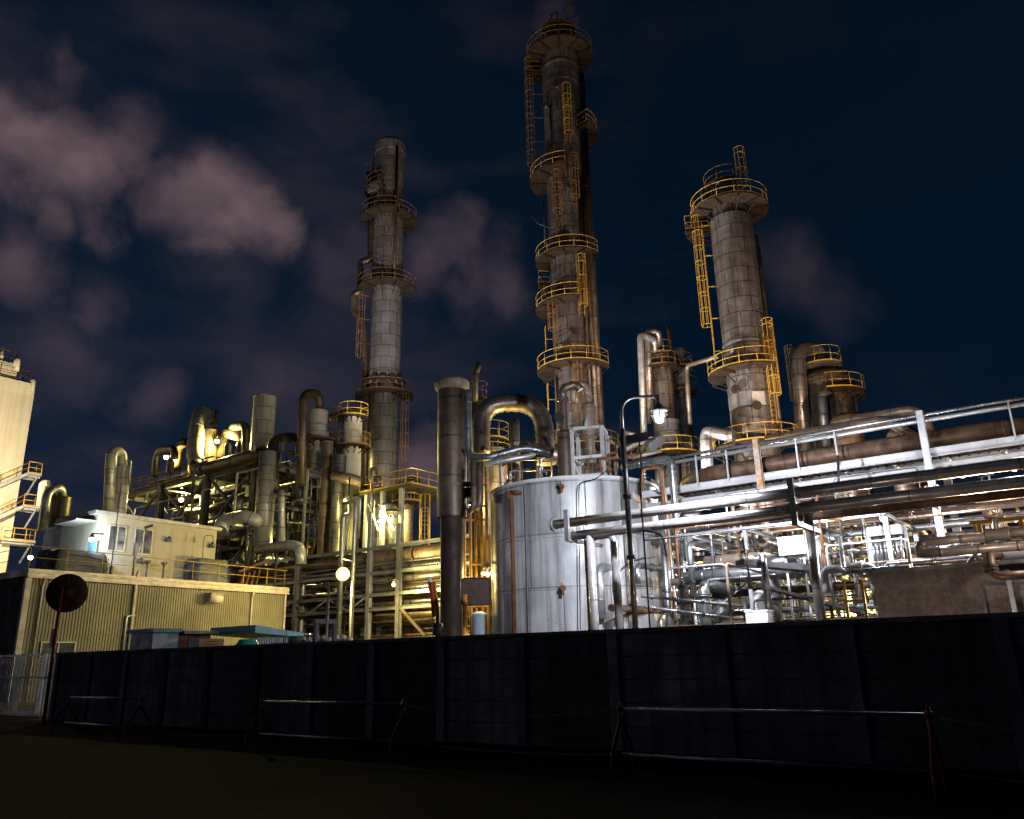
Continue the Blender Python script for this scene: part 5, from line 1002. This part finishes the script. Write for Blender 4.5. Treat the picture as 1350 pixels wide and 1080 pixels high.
railing_mb([(XA, SY+5.1, 12), (XB, SY+5.1, 12)], 1.1, 1.6, .03).build('railing', 'rustyellow', t)
SD = lambda px, py, Y=SY+4: PY(px, py, Y)
pipe('long fat dark brown pipe slanting along the front of the structure deck', [SD(258, 612, 38.9), SD(262, 621, 38.8), SD(345, 598, 38.8), SD(354, 600, 38.8)+V3(.4, .4, -.2)], .55, 'stackbrown', .9, seg=18, bands=4)
pipe('tall straight bright vertical duct at the corner of the structure', [SD(354, 596, 38.8), SD(346, 727, 38.8)], .70, 'cladlight', seg=22, bands=2.2)
pipe('brown pipe looping from the deck top right down beside the tall duct', [SD(362, 650, 39.3), SD(358, 580, 39.6), SD(388, 576, 42), SD(400, 590, 42), SD(399, 620, 42)], .42, 'stackbrown', 1.1, seg=14)
pipe('fat pale duct arching up and over onto the dark deck vessel', [SD(262, 618, 39.3), SD(256, 600, 39.5), SD(263, 543, 41), SD(274, 548, 43.5), SD(277, 568, 43.5)], .72, 'cladlight', 1.4, seg=20, bands=1.6)
v = vessel('stubby dark vessel on the structure deck under the pale duct', 276, 585, 71, 10, 566, m='clad_brown', dome=.2, z0=SZ+.35)
pipe('thin hooked vent pipe standing behind the pale duct', [SD(277, 560, 43), SD(281, 559, 43), SD(285, 556, 43), SD(286, 541, 43)], .16, 'rust', .4)
pipe('pipe bend glowing yellow beside the hidden deck lamp', [SD(289, 604, 42.5), SD(294, 569, 42.5), SD(325, 578, 42.8)], .5, 'tanpipe', 1.2, seg=16, bands=1.5)
pipe('squared pipe loop standing left of the big pale cylinder', [SD(324, 600, 41.5), SD(325, 561, 41.5), SD(307, 563, 42.5), SD(303, 575, 43.5)], .4, 'clad', 1, seg=14, bands=1.5)
v = vessel('big plain pale cylinder rising from the right end of the structure deck', 347, 560, 66, 14.5, 524, m='cladlight', dome=0, z0=SZ+.35)
pipe('pale pipe arch at the left part of the structure deck', [SD(204, 628, 42), SD(207, 594, 42), SD(229, 591, 42), SD(230, 604, 42)], .38, 'clad', 1.1, seg=14, bands=1.5)
pipe('dark pipe arch beside a small ladder tower on the structure deck', [SD(232, 620, 43), SD(236, 584, 43), SD(254, 583, 43)], .45, 'stackbrown', 1.1, seg=14)
p = SD(243, 590, 44); t2 = thing('ladder_tower', (p[0], p[1], SZ+.35), 'small rusty ladder tower above the structure deck', 'ladder')
for px in (238, 251): q = SD(px, 600, 44); MB().bar((q[0], q[1], SZ+.35), (q[0], q[1], zat(q, 562 if px > 245 else 566)), .12).build('post', 'rustyellow', t2)
for k in range(7): z = SZ+1+k*.7; MB().bar((SD(238, 600, 44)[0], 44, z), (SD(251, 600, 44)[0], 44, z), .06).build('rung', 'rustyellow', t2)
for k, (px, py) in enumerate(((224, 620), (300, 598), (317, 595))):
    v = vessel(('small onion-topped pale drum at the left of the deck', 'small bright valve drum beside the glowing bend', 'squat pale drum left of the squared pipe loop')[k], px, py, 69, (5, 4.5, 6)[k], py-14, m='clad', dome=1, z0=SZ+.35, seg=18)
v = vessel('pale conical-bottomed cyclone vessel right of the structure under a tall brown loop', 419, 575, 63, 11.5, 541, 612, m='white_steel', dome=.1, cone=592)
x, y, r, m1 = v['_g']
for s_ in (-1, 1): q = polar(x, y, camang(x, y, 90*s_), r*1.05); MB().bar(q*V3(1, 1, 0), q+V3(0, 0, zat(q, 570)), .18).build('leg', 'steel', v)
vp(v, 582, 24, -150, 150, 'dull_rail')
pipe('tall brown pipe looping over onto the pale cyclone vessel', [PD(397, 640, 61), PD(400, 519, 61), PD(420, 519, 62.5), PD(421, 541, 63)], .38, 'stackbrown', 1.4, seg=14)
v = vessel('pinkish upright drum between the cyclone and the left tower', 431, 610, 62, 7.5, 582, m='tanpipe', dome=.1)
v = vessel('cream vessel with two yellow-railed rings just left of the left tower', 464, 600, 64, 12, 545, m='silo', dome=.3)
vp(v, 551, 20, -170, 120, 'yellow'); vp(v, 590, 24, -120, 110, 'yellow'); x, y, r, m1 = v['_g']
vl(v, -100, 640, 552, 'rustyellow', 2)
pipe('cream horizontal pipe joining the cyclone and the left tower', [PD(430, 555, 64), PD(440, 549, 65), PD(482, 538, 68)], .33, 'tanpipe', .6, bands=2)
v = vessel('tall lower cream vessel half hidden left of the left tower foot', 446, 650, 61, 9, 600, m='clad', dome=.2)
pipe('rusty horizontal pipe on the right side of the structure deck', [PD(438, 626, 60), PD(478, 636, 60)], .42, 'tanpipe', bands=2)
# deck clutter and finer steel on the left structure
for k, (px, py, rp, hh) in enumerate(((372, 600, 4, 18), (383, 606, 5, 12), (392, 600, 3, 22), (412, 622, 6, 10), (428, 626, 5, 16), (366, 612, 5, 9), (334, 596, 3, 12))):
    vessel(('slim grey drum just right of the tall duct top', 'squat drum second right of the tall duct', 'thin tall drum before the brown loop', 'squat drum below the cyclone vessel', 'small drum at the right end of the structure deck', 'low drum at the foot of the looping brown pipe', 'small drum left of the big plain cylinder')[k], px, py, 62+k % 3, rp, py-hh, m=('clad', 'tanpipe', 'galv', 'clad', 'cladlight', 'galvplain', 'tanpipe')[k], dome=.7, z0=SZ+.35, seg=16, group='small drums on the structure deck')
specs = []
for i in range(80):
    x = XB+rnd.uniform(-9, 4); y0 = SY+rnd.uniform(-2, 6); z = rnd.uniform(4, SZ+1.6); L_ = rnd.uniform(1.5, 6); u = rnd.random()
    pts = [(x, y0, max(0, z-rnd.uniform(1, 6))), (x, y0, z), (x+L_*.6, y0, z)] if u < .45 else [(x, y0, z), (x, y0+L_, z), (x, y0+L_, z-rnd.uniform(1, 4))] if u < .75 else [(x-L_, y0, z), (x, y0, z), (x, y0, max(0, z-rnd.uniform(1, 5)))]
    specs.append(dict(pts=pts, r=rnd.choice((.05, .07, .09, .12)), m=rnd.choice(('galv', 'galvplain', 'cladlight', 'tanpipe', 'dark_steel', 'galv')), bend=.25, flanges=((0, .6),), valves=((1, .4),) if i % 3 == 0 else ()))
run_stuff(specs)
specs = []
for i in range(44):
    x0 = rnd.uniform(XA, XA+15); yy = rnd.uniform(SY-.4, SY+6); z = rnd.choice((rnd.uniform(12, 16.4), rnd.uniform(SZ+.5, SZ+2))); x1 = x0+rnd.uniform(3, 9)
    specs.append(dict(pts=[(x0, yy, z-rnd.uniform(.3, 2)), (x0, yy, z), (x1, yy, z), (x1, yy+.8, z-rnd.uniform(.2, 1.4))], r=rnd.choice((.05, .07, .1, .14)), m=rnd.choice(('galv', 'tanpipe', 'cladlight', 'galvplain')), bend=.25, flanges=((1, .3), (1, .7)), valves=((1, .5),)))
run_stuff(specs)
# J-topped twin cylinders and dark vessel, far left
v = vessel('pale twin cylinder with a pipe bent over its top left of the structure', 160, 640, 62, 9.5, 614, m='cladlight', dome=.1)
pipe('pale pipe bent over in a hook onto the twin cylinder', [PD(143, 680, 61), PD(147, 596, 61), PD(160, 596, 62), PD(160, 615, 62)], .42, 'cladlight', 1.1, seg=16, bands=2)
pipe('thin pale pipe standing right of the hooked twin cylinder', [PD(170, 640, 61.5), PD(172, 608, 61.5), PD(168, 607, 61.5)], .1, 'galvplain', .2)
v = vessel('dark squat tank with a flanged lid behind the annex block', 79, 666, 70, 13, 655, m='stackbrown', dome=.1)
pipe('dark bent pipe rising over the dark squat tank at the far left', [PD(56, 700, 68), PD(62, 648, 68), PD(80, 641, 69), PD(82, 656, 70)], .38, 'galvplain', .8, bands=2)
pipe('pale bent pipe beside the stair tower at the far left', [PD(52, 668, 74), PD(56, 637, 74), PD(64, 637, 74)], .3, 'silo', .6)
# pipes inside and beside the structure
specs = []
for i in range(15):
    yy = rnd.uniform(SY+.6, SY+8); z = rnd.choice((rnd.uniform(6.8, 10.5), rnd.uniform(12.3, 16))); r = rnd.choice((.12, .18, .25, .35, .45))
    x0 = rnd.uniform(XA, XA+8); x1 = rnd.uniform(XB-7, XB+3); specs.append(dict(pts=[(x0, yy, z), (x1, yy, z), (x1, yy, z-rnd.uniform(1, 4))], r=r, m=rnd.choice(('stackbrown', 'galvplain', 'clad', 'rustpipe', 'galv')), bands=2.5))
run_set(specs, 'among lengthwise pipes in the left structure', 'lengthwise pipes in the structure', 'y')
specs = []
for i in range(12):
    x = XB+rnd.uniform(-2.5, 1.2); y0 = SY+rnd.uniform(-1, 3); z = rnd.uniform(4.5, 15.5); r = rnd.choice((.15, .22, .3, .42)); y1 = SY+rnd.uniform(7, 14)
    specs.append(dict(pts=[(x, y0, z-rnd.uniform(0, 2)), (x, y0, z), (x, y1, z), (x+rnd.uniform(.1, 1), y1, z-rnd.uniform(1, 4))], r=r, m=rnd.choice(('clad', 'galvplain', 'stackbrown', 'galv', 'clad_brown')), bands=2))
run_set(specs, 'along the right flank of the structure', 'pipes on the structure flank', 'y')
specs = []
for i in range(22):
    px = 292+i*9.2+rnd.uniform(-3, 3); yy = rnd.uniform(SY-1.5, SY+6); q = PY(px, 740, yy); z1 = rnd.uniform(7, 15); r = rnd.choice((.06, .1, .14, .2)); pts = [(q[0], yy, 0), (q[0], yy, z1)]
    if i % 2: pts.append((q[0]+rnd.uniform(-2, 2), yy+.3, z1))
    specs.append(dict(pts=pts, r=r, m=rnd.choice(('galv', 'galvplain', 'clad', 'dark_steel', 'rust', 'silo' if False else 'clad')), bands=2 if r > .1 else 0))
run_set(specs, 'among uprights right of the rooftop office', 'upright pipes by the structure', 'x')
a, b = PY(290, 688, 37), PY(322, 680, 37.5)
pipe('curved fat bright pipe emerging behind the right end of the office', [PY(290, 700, 36.5), PY(292, 687, 37), PY(325, 680, 37.5), PY(345, 690, 38.5)], .5, 'cladlight', .9, seg=16, bands=2)
pipe('low bright pipe curling down in front of the structure foot', [PY(340, 725, 37.4), PY(385, 719, 37.4), PY(396, 722, 37.4), PY(397, 745, 37.4)], .38, 'cladlight', .8, seg=16, bands=2)
pipe('tall slim bright pipe with a shoulder right of the tall duct', [PY(360, 650, 40.5), PY(371, 650, 39), PY(371, 717, 39)], .28, 'cladlight', .6, seg=12, bands=2)
# skid base platform of the left tower
bp = PD(524, 660, 60); t = thing('access_platform', bp*V3(1, 1, 0), 'brightly lit yellow-railed platform around vessels at the left tower foot', 'platform')
q0 = PY(484, 655, bp[1]); q1 = PY(560, 660, bp[1]); z = q0[2]
MB().box((q0[0], bp[1]-1.5, z-.2), (q1[0], bp[1]+4.5, z)).build('deck', 'grating', t); railing_mb([(q0[0], bp[1]+4, z), (q0[0], bp[1]-1.4, z), (q1[0], bp[1]-1.4, z), (q1[0], bp[1]+4, z)], 1.15, 1.2, .035).build('railing', 'yellow', t)
for px in (486, 499, 520, 545): q = PY(px, 700, bp[1]); I_col(t, q[0], bp[1]-1.3, 0, z-.2, .3, 'white_steel')
for (u, v_) in ((486, 499), (499, 520)): MB().bar(PY(u, 665, bp[1]-1.35), PY(v_, 700, bp[1]-1.35), .1).build('brace', 'white_steel', t)
v = vessel('small domed drum on the lit platform left side', 497, 645, 60.5, 5.5, 627, m='clad', dome=.8, seg=20); 
pipe('thin hooked pipe over the small domed drum on the lit platform', [PD(489, 660, 60), PD(489, 618, 60), PD(496, 618, 60.3), PD(497, 628, 60.4)], .12, 'clad_brown', .5)
v = vessel('dark drum with a yellow guard at the right of the lit platform', 536, 690, 60, 8.5, 645, m='tanpipe', dome=.2); vp(v, 663, 20, -120, 120, 'yellow'); vp(v, 652, 14, -150, 150, 'yellow')
pipe('dark brown pipe loop above the right drum of the lit platform', [PD(538, 650, 60), PD(538, 630, 60), PD(551, 629, 60), PD(551, 650, 60)], .2, 'stackbrown', .6)
v = vessel('big round skirted vessel under the lit platform', 515, 700, 63, 14, 672, m='clad', dome=.3)
p = PD(560, 690, 59); t3 = thing('yellow_stair_tower', p*V3(1, 1, 0), 'bright yellow ladder tower right of the lit platform', 'ladder'); 
cage_ladder(t3, p[0], p[1], camang(p[0], p[1], 0), .2, 0, zat(p, 672), 'yellow', 2.0)
# ------------------------------------------------------------------ middle pipe bridge (Y = 40)
zz = [PY(524, q, 40)[2] for q in (719, 753, 782, 801)]
MX = [PY(px, 760, 40)[0] for px in (300, 392, 487, 526, 640)]; MX.append(MX[-1]+9)
t = thing('pipe_rack', (MX[2], 42, 0), 'long steel pipe bridge of many levels lit yellow behind the bright lamp', 'pipe rack')
for i, x in enumerate(MX):
    for yy in (40, 45): I_col(t, x, yy, 0, (zat(V3(x, 40, 0), 690) if i in (2, 3) and yy == 40 else zz[0]+.2), .32, 'galvplain')
for z in zz:
    for yy in (40, 45): MB().ibeam((MX[0], yy, z), (MX[-1], yy, z), .18, .24).build('girder', 'galvplain', t)
    for x in MX: MB().ibeam((x, 40.2, z-.01), (x, 44.8, z-.01), .2, .26).build('cross_beam', 'struct_steel', t)
zt0, zt1 = zz[3], zz[2]
for k in range(8):
    x0 = MX[0]+(MX[2]-MX[0])*k/8; x1 = MX[0]+(MX[2]-MX[0])*(k+1)/8; MB().bar((x0, 39.95, zt0 if k % 2 else zt1), (x1, 39.95, zt1 if k % 2 else zt0), .1).build('truss_diagonal', 'steel', t)
MB().box((MX[0], 40.3, zz[0]+.16), (MX[-1], 41.2, zz[0]+.2)).build('walkway_grating', 'grating', t)
specs = []
for i, (yy, py, r, m) in enumerate(((40.8, 733, .5, 'tanpipe'), (42.2, 744, .22, 'galv'), (40.7, 748, .2, 'galv'), (41.6, 757, .16, 'galvplain'), (40.9, 763, .22, 'clad'), (42.5, 769, .3, 'clad_brown'), (40.6, 776, .14, 'galv'), (41.7, 788, .3, 'tanpipe'), (40.9, 795, .16, 'galv'), (42.9, 803, .2, 'galvplain'), (41.2, 812, .22, 'tanpipe'), (42, 822, .15, 'galv'), (43.5, 738, .2, 'rustpipe'), (44.2, 762, .2, 'galvplain'), (44.4, 782, .2, 'galv'))):
    q = PY(524, py, yy); x0 = MX[0]-rnd.uniform(0, 4); x1 = MX[-1]-rnd.uniform(0, 3); specs.append(dict(pts=[(x0, yy, q[2]), (x1, yy, q[2])], r=r, m=m, bands=3 if r > .15 else 0, flanges=((0, rnd.uniform(.2, .8)),)))
run_set(specs, 'on the yellow-lit pipe bridge', 'pipes on the pipe bridge', 'y')
specs = []
for i in range(44):
    yy = rnd.uniform(40.4, 44.6); q = PY(524, 728+i*2.6+rnd.uniform(-2, 2), yy); x0 = MX[0]-2+rnd.uniform(0, 9); x1 = MX[-1]-rnd.uniform(0, 12)
    specs.append(dict(pts=[(x0, yy, q[2]-rnd.uniform(.5, 1.2)), (x0, yy, q[2]), (x1, yy, q[2]), (x1, yy+.3, q[2]-rnd.uniform(.4, 1))], r=rnd.choice((.05, .06, .08, .1)), m=rnd.choice(('galv', 'galvplain', 'tanpipe', 'rustpipe', 'galv')), bend=.2, flanges=((1, rnd.uniform(.1, .9)), (1, rnd.uniform(.1, .9))), valves=((1, rnd.uniform(.2, .8)),)))
run_stuff(specs)
specs = []
for i in range(70):
    px = 380+i*3.8+rnd.uniform(-3, 3); yy = rnd.uniform(42, 52); q = PY(px, 790, yy); z1 = rnd.uniform(3, 8.5); r = rnd.choice((.06, .09, .12, .2, .3)); pts = [(q[0], yy, 0), (q[0], yy, z1)]
    if i % 3: pts.append((q[0]+rnd.uniform(-1.5, 1.5), yy+rnd.uniform(0, 1), z1))
    specs.append(dict(pts=pts, r=r, m=rnd.choice(('galv', 'galvplain', 'tanpipe', 'yellow', 'clad', 'white_steel', 'dark_steel')), flanges=((0, .6),), bands=2 if r > .1 else 0))
run_stuff(specs)
for k, (px, py, rpx, yt) in enumerate(((398, 790, 8, 745), (600, 700, 14, 680), (470, 800, 10, 765), (510, 820, 12, 790), (560, 815, 9, 770))):
    vessel(('low grey vessel standing under the pipe bridge at its left end', 'pale vessel hidden behind the brown stack', 'upright drum behind the bright yellow lamp', 'wide low drum under the pipe bridge middle', 'low drum under the pipe bridge near the orange arm')[k], px, py, 62, rpx, yt, m=('clad', 'silo', 'tanpipe', 'galv', 'clad')[k])
# grey girder lower front and diagonal by the orange arm
a, b = HX(485, 846, 570, 30); tag(MB().ibeam(a, b, .15, .22).build('girder', 'steel'), 'pierced steel girder lying just above the wall left of the stack', 'girder')
tag(MB().bar(PY(528, 802, 38), PY(560, 838, 38), .14).build('strut', 'tanpipe'), 'diagonal pale strut under the pipe bridge left of the stack', 'strut')
t = thing('crossing_arm', PD(577, 820, 31)*V3(1, 1, 0), 'dark arm device with an orange stripe standing at the left of the stack foot', 'signal arm')
q = PD(577, 840, 31); MB().tube([(q[0], q[1], 0), (q[0], q[1], zat(q, 800))], .09, 8).tube([(q[0], q[1], zat(q, 838)), (q[0], q[1], zat(q, 822))], .2, 10).build('post', 'dark_steel', t)
MB().bar(PD(575, 812, 31), PD(569, 768, 31), .26, .16).build('arm', 'redpaint', t); MB().bar(PD(578, 806, 30.9), PD(573, 768, 30.9), .07).build('stripe', 'orangepost', t); MB().tube([PD(567, 768, 31), PD(565, 761, 31)], [.1, .05], 8).build('tip', 'paleblue', t)
# ------------------------------------------------------------------ behind the tank: ribbed duct, vessel, pipes
def ribbed(label, pts, r, bend, m='ductrib'):
    path = rounded(pts, bend, 14); dense = [path[0]]
    for a, b in zip(path[:-1], path[1:]):
        l = np.linalg.norm(np.array(b)-a); n = max(1, int(l/.21))
        for k in range(1, n+1): dense.append(np.array(a)+(np.array(b)-a)*k/n)
    rr = [r*(1.05 if k % 2 else .96) for k in range(len(dense))]
    o = MB().tube(dense, rr, 22).build('ribbed_duct', m); return tag(o, label, 'duct')
ribbed('fat ribbed metal duct arching between the stack and the main tower', [PD(634, 600, 43), PD(634, 532, 43), PD(715, 530, 43), PD(721, 612, 43)], .52, 2.0)
v = vessel('round drum with a yellow railed top left of the ribbed duct foot', 645, 600, 48, 23, 590, m='clad', dome=.2); vp(v, 583, 27, -150, 150, 'yellow'); vp(v, 612, 29, -100, 120, 'yellow')
v = vessel('dark slim vessel top rising behind the brown stack', 631, 560, 47, 14, 530, m='stackbrown', dome=.1); vp(v, 528, 13, -160, 160, 'dull_rail')
pipe('slim black chimney with a kinked top behind the stack', [PD(627, 530, 46), PD(627, 492, 46), PD(630, 487, 46), PD(632, 479, 46)], .17, 'stackbrown', .3)
pipe('round-capped brown pipe standing alone right of the ribbed duct', [PD(679, 610, 40), PD(679, 556, 40)], .24, 'clad_brown', bands=1)
v = vessel('dome-topped slim drum under the arch of the ribbed duct', 679, 580, 41, 6, 551, m='clad_brown', dome=.9)
pipe('pale vertical pipe hugging the right side of the stack top', [PD(611, 525, 33.5), PD(617, 515, 33.3), PD(617, 603, 33.3), PD(640, 604, 33), PD(692, 590, 33), PD(730, 598, 33)], .16, 'galv', .35, seg=14, bands=2)
pipe('dark pipe below the pale one above the tank rim', [PD(640, 612, 32.6), PD(703, 600, 33.2), PD(704, 590, 33.2)], .13, 'galvplain', .3, bands=2)
pipe('rusty pipe running over the tank back rim towards the vent drum', [PD(690, 590, 34), PD(735, 600, 36)], .3, 'rustpipe', bands=2)
for k, (px, y0, y1) in enumerate(((625, 606, 668), (633, 610, 664))):
    pipe(('left','right')[k]+' of two dark upright pipes between the stack and the tank', [PD(px, y0, 32.6), PD(px, y1, 32.6), PD(px-6, y1+6, 32.8)], .14, 'clad_brown', .3, bands=1.5)
t = thing('rusty_scaffold', PD(630, 760, 36)*V3(1, 1, 0), 'tall rusty scaffold of bars between the brown stack and the tank', 'scaffold')
for px in (606, 613, 621, 628, 636, 643): q = PD(px, 780, 35.5); MB().bar(q*V3(1, 1, 0), q*V3(1, 1, 0)+V3(0, 0, zat(q, 612 if px > 630 else 676)), .09).build('upright', 'rustyellow', t)
for py in (640, 668, 686, 745, 800): q = PD(606, py, 35.5); q1 = PD(643, py, 35.5); MB().bar(q, V3(q1[0], q1[1], q[2]), .08).build('crossbar', 'rustyellow', t)
pipe('yellow-brown handrail hoop rising over the left tank rim', [PD(647, 640, 34.5), PD(647, 600, 34.5), PD(658, 594, 34.5), PD(660, 640, 34.5)], .045, 'rustyellow', .3, name='handrail', cat='handrail')
v = vessel('dim horizontal blue-grey drum low between the stack and the tank', 632, 818, 34.5, 10, 806, m='paleblue', dome=.5)
t = thing('yellow_gantry', PD(695, 620, 42)*V3(1, 1, 0), 'bright yellow railed gantry seen over the left rim of the tank', 'gantry')
q0 = PD(668, 636, 42); q1 = PD(728, 632, 42); q1[2] = q0[2]; o = MB().bar(q0, q1, .8, .1).build('deck', 'grating', t); railing_mb([q0, q1], 1.2, .8, .035).build('railing', 'yellow', t)
for q in (q0, q1): MB().bar(q*V3(1, 1, 0), q, .2).build('post', 'steel', t)
build_stuff()
# ------------------------------------------------------------------ lamps of the plant, seen ones and unseen ones added for light
def bulb(label, p, power, color, mglow, R0=.12, kind='bulkhead', pole=None, size=None, group='plant lamps', aim=None, cone=125, hood=True):
    p = np.array(p, float); t = thing('plant_lamp', p, label, 'lamp', group)
    MB().lathe(p[0], p[1], [(.01, p[2]-R0)]+[(R0*math.cos(a), p[2]+R0*math.sin(a)) for a in ([-math.pi/3, -math.pi/6, 0, math.pi/6] if hood else [-math.pi*.4, -math.pi*.3, -.5, -.25, 0, .25, .5, math.pi*.3, math.pi*.4])]+[((R0*.5, p[2]+R0*.6) if hood else (.01, p[2]+R0))], 16).build('lamp_glass', mglow, t)
    if hood: MB().lathe(p[0], p[1], [(R0*1.3, p[2]+R0*.62), (R0*.7, p[2]+R0*1.2), (R0*.4, p[2]+R0*2.2), (.01, p[2]+R0*2.3)], 16).build('lamp_hood', 'dark_steel', t)
    if pole: MB().tube([(p[0]+.0, p[1]+R0*1.8, 0), (p[0], p[1]+R0*1.8, p[2]+R0*2)], .06, 8).tube([(p[0], p[1]+R0*1.8, p[2]+R0*2), (p[0], p[1], p[2]+R0*2.2)], .04, 6).build('pole', 'steel', t)
    else: MB().tube([(p[0], p[1], p[2]+R0*2.2), (p[0], p[1]+.6, p[2]+R0*2.4)], .04, 6).build('bracket', 'dark_steel', t)
    q_ = p-V3(0, 0, R0*.2)-nrm(V3(p[0], p[1], 0))*(R0*1.3)
    if aim is not None: lamp_at(p+nrm(np.array(aim)-p)*R0*2.5, power, color, size or .15, 'SPOT', aim, cone)
    else: lamp_at(q_, power, color, size or .15)
    return t
lamp_at(LAMPP+V3(.0, .12, -.25), 7600, (.86, .9, 1), .1, 'SPOT', (-13.5, 30, 2.5), 138)
lamp_at(LAMPP+V3(.0, .0, -.32), 60, (.9, .93, 1), .1)
bulb('brilliant round yellow lamp on a pole in front of the pipe bridge', PD(452, 757, 50), 3000, WARM, 'glow_warm', .42, pole=True, hood=False)
bulb('left of the two small bright lamps between the stack and the tank', PD(637, 756, 35), 200, WARM, 'glow_warm', .10)
bulb('right of the two small bright lamps between the stack and the tank', PD(643, 757, 35), 350, WARM, 'glow_warm', .12)
bulb('small warm lamp under the pipe bridge middle', PD(519, 771, 53), 2200, WARM, 'glow_warm', .14)
bulb('white lamp beside the blue door of the rooftop office', PY(121, 711, ydo-.9), 1000, (.66, .82, 1), 'glow_blue', .14, aim=PY(112, 716, ydo+.2), cone=165)
bulb('lamp on the deck glowing behind the pale pipe arch', SD(219, 603, 41.5), 5000, YEL, 'glow_yellow', .22, aim=(-71, 46, 20.2), cone=165)
bulb('strong lamp hidden among the bends right of the pale duct', SD(286, 582, 41.3), 4500, YEL, 'glow_yellow', .2)
bulb('lamp under the structure deck behind the braces', SD(239, 659, 43), 5500, YEL, 'glow_yellow', .22)
bulb('lamp over the lit platform beside the left tower', PD(505, 668, 58.2), 4200, YEL, 'glow_yellow', .12, aim=(-43, 46, 6), cone=160)
bulb('lamp under the vessels left of the left tower', PD(455, 660, 59), 700, YEL, 'glow_yellow', .12)
bulb('unseen lamp added out in front to light the silo building', PX(-30, 640, XS+14), 23000, (1, .84, .55), 'glow_yellow', .2, aim=(XS, YS-9, 20))  # unseen spot lamp, added to brighten the silo wall
bulb('added hidden lamp low before the silo building behind the annex block', PX(40, 735, XS+12), 3500, (1, .82, .45), 'glow_yellow', .2, aim=(XS, YS-8, 16))  # hidden spot added for the lower part of the silo
bulb('cool lamp inside the tangle left of the white cabinet', PY(985, 684, 22.8), 480, COOL, 'glow_cool', .09)
bulb('cool lamp high in the tangle above the manifold', PY(1165, 684, 23.5), 420, COOL, 'glow_cool', .09)
bulb('added cool fill lamp deep in the tangle under the walkway', PY(925, 760, 26.5), 420, COOL, 'glow_cool', .08)  # fill lamp put in to brighten the middle of the tangle
bulb('added warm fill lamp deep behind the tangle', PY(1120, 790, 31.5), 900, YEL, 'glow_yellow', .08)  # added lamp that gives the back of the tangle yellow light
bulb('added unseen neutral lamp above the pipes beyond the right edge', PY(1385, 560, 24), 900, NEUT, 'glow_cool', .1)  # added out of view to brighten the fat rusty pipe
bulb('hidden lamp added behind the tank to light the vessels', PD(700, 640, 44), 3200, WARM, 'glow_yellow', .12)  # added lamp, no fixture seen; lights what stands behind the tank
bulb('hidden fill lamp added behind the street lamp vessels', PD(905, 650, 52), 3000, NEUT, 'glow_cool', .12)  # added hidden fill for this vessel group
bulb('added fill lamp at the foot of the right tower', PD(1030, 640, 46), 9000, NEUT, 'glow_cool', .12)  # added to brighten the right tower's railings from below
bulb('hidden lamp added behind the rusty scaffold to light the corrugated building', PD(620, 668, 39), 6500, (1, .86, .52), 'glow_yellow', .12, aim=(-48, 31, 9), cone=105)  # unseen source added to light the corrugated facade
bulb('added unseen orange floodlight low behind the concrete block washing the towers', PY(1420, 760, 34), 24000, (1, .6, .32), 'glow_warm', .14)  # invented source out of view, warms the towers' right sides
bulb('hidden lamp added behind the perimeter wall to light the concrete block', V3(-2.6, 13.6, 1.5), 200, (1, .86, .76), 'glow_warm', .07)  # added out of sight behind the wall to light the block face
bulb('added orange floodlight behind the rusty scaffold washing the tall tower', PD(690, 700, 50), 4500, (1, .6, .25), 'glow_warm', .12)  # added tower wash, no such floodlight is seen
bulb('added neutral floodlight behind the ribbed duct washing the right tower', V3(-27, 42, 9.5), 24000, (1, .93, .88), 'glow_cool', .1, aim=(-17.3, 52.8, 24), cone=60)  # added spot that lights the right tower from its left
bulb('added floodlight on the pipe bridge washing the tall tower', V3(-38, 38.5, 10.5), 30000, (1, .88, .85), 'glow_cool', .1, aim=(-31.3, 52.6, 36), cone=70)  # spot put in to light the tall tower's shell
bulb('added floodlight by the pipe bridge washing the left tower', V3(-37, 36.5, 10.0), 52000, (1, .9, .88), 'glow_cool', .1, aim=(-52, 51.3, 42), cone=40)  # narrow added spot, its beam kept on the left tower
bulb('added orange floodlight behind the tank washing the right of the tall tower', V3(-19, 39, 9.8), 8500, (1, .58, .28), 'glow_warm', .1, aim=(-31.3, 52.6, 36), cone=60)  # added for the tall tower's brown right side
bulb('added orange floodlight behind the walkway washing the right of the right tower', V3(-6, 43, 9.5), 14000, (1, .62, .34), 'glow_warm', .1, aim=(-17.3, 52.8, 24), cone=64)  # added so the right tower's right side turns warm
bulb('small unseen lamp added beyond the right edge to light the pinkish pipes', PY(1385, 672, 16.2), 170, (1, .9, .84), 'glow_cool', .06)  # unseen lamp added for the pipes over the block
bulb('added lamp on the lit platform shining at the left tower base', V3(-44.5, 47.2, 13.6), 2600, (1, .88, .5), 'glow_yellow', .1, aim=(-52, 51, 20), cone=140)  # extra spot added to brighten the left tower's dark base
bulb('added fill lamp low inside the foot of the structure', V3(-52, 43.5, 8.2), 2600, YEL, 'glow_yellow', .12)  # added to light the clutter at the structure foot
bulb('added cool fill lamp high under the walkway at the right', PY(1262, 655, 26.8), 550, COOL, 'glow_cool', .08)  # added fill for the upper right pipework
bulb('added cool fill lamp under the walkway above the white cabinet', PY(1050, 668, 27.2), 350, COOL, 'glow_cool', .08)  # added fill under the walkway, no fixture seen
bulb('added yellow fill lamp low behind the pipe bridge at its left', V3(-46, 47, 4.2), 1600, YEL, 'glow_yellow', .1)  # added for a yellow glow behind the bridge's left part
bulb('added yellow fill lamp low behind the pipe bridge near the stack', V3(-34, 47, 4.4), 1600, YEL, 'glow_yellow', .1)  # second added glow lamp, nearer the stack
bulb('added yellow fill lamp on the upper level of the pipe bridge', V3(-33, 42.8, 8.2), 900, YEL, 'glow_yellow', .1)  # further added fill for the bridge's upper pipes
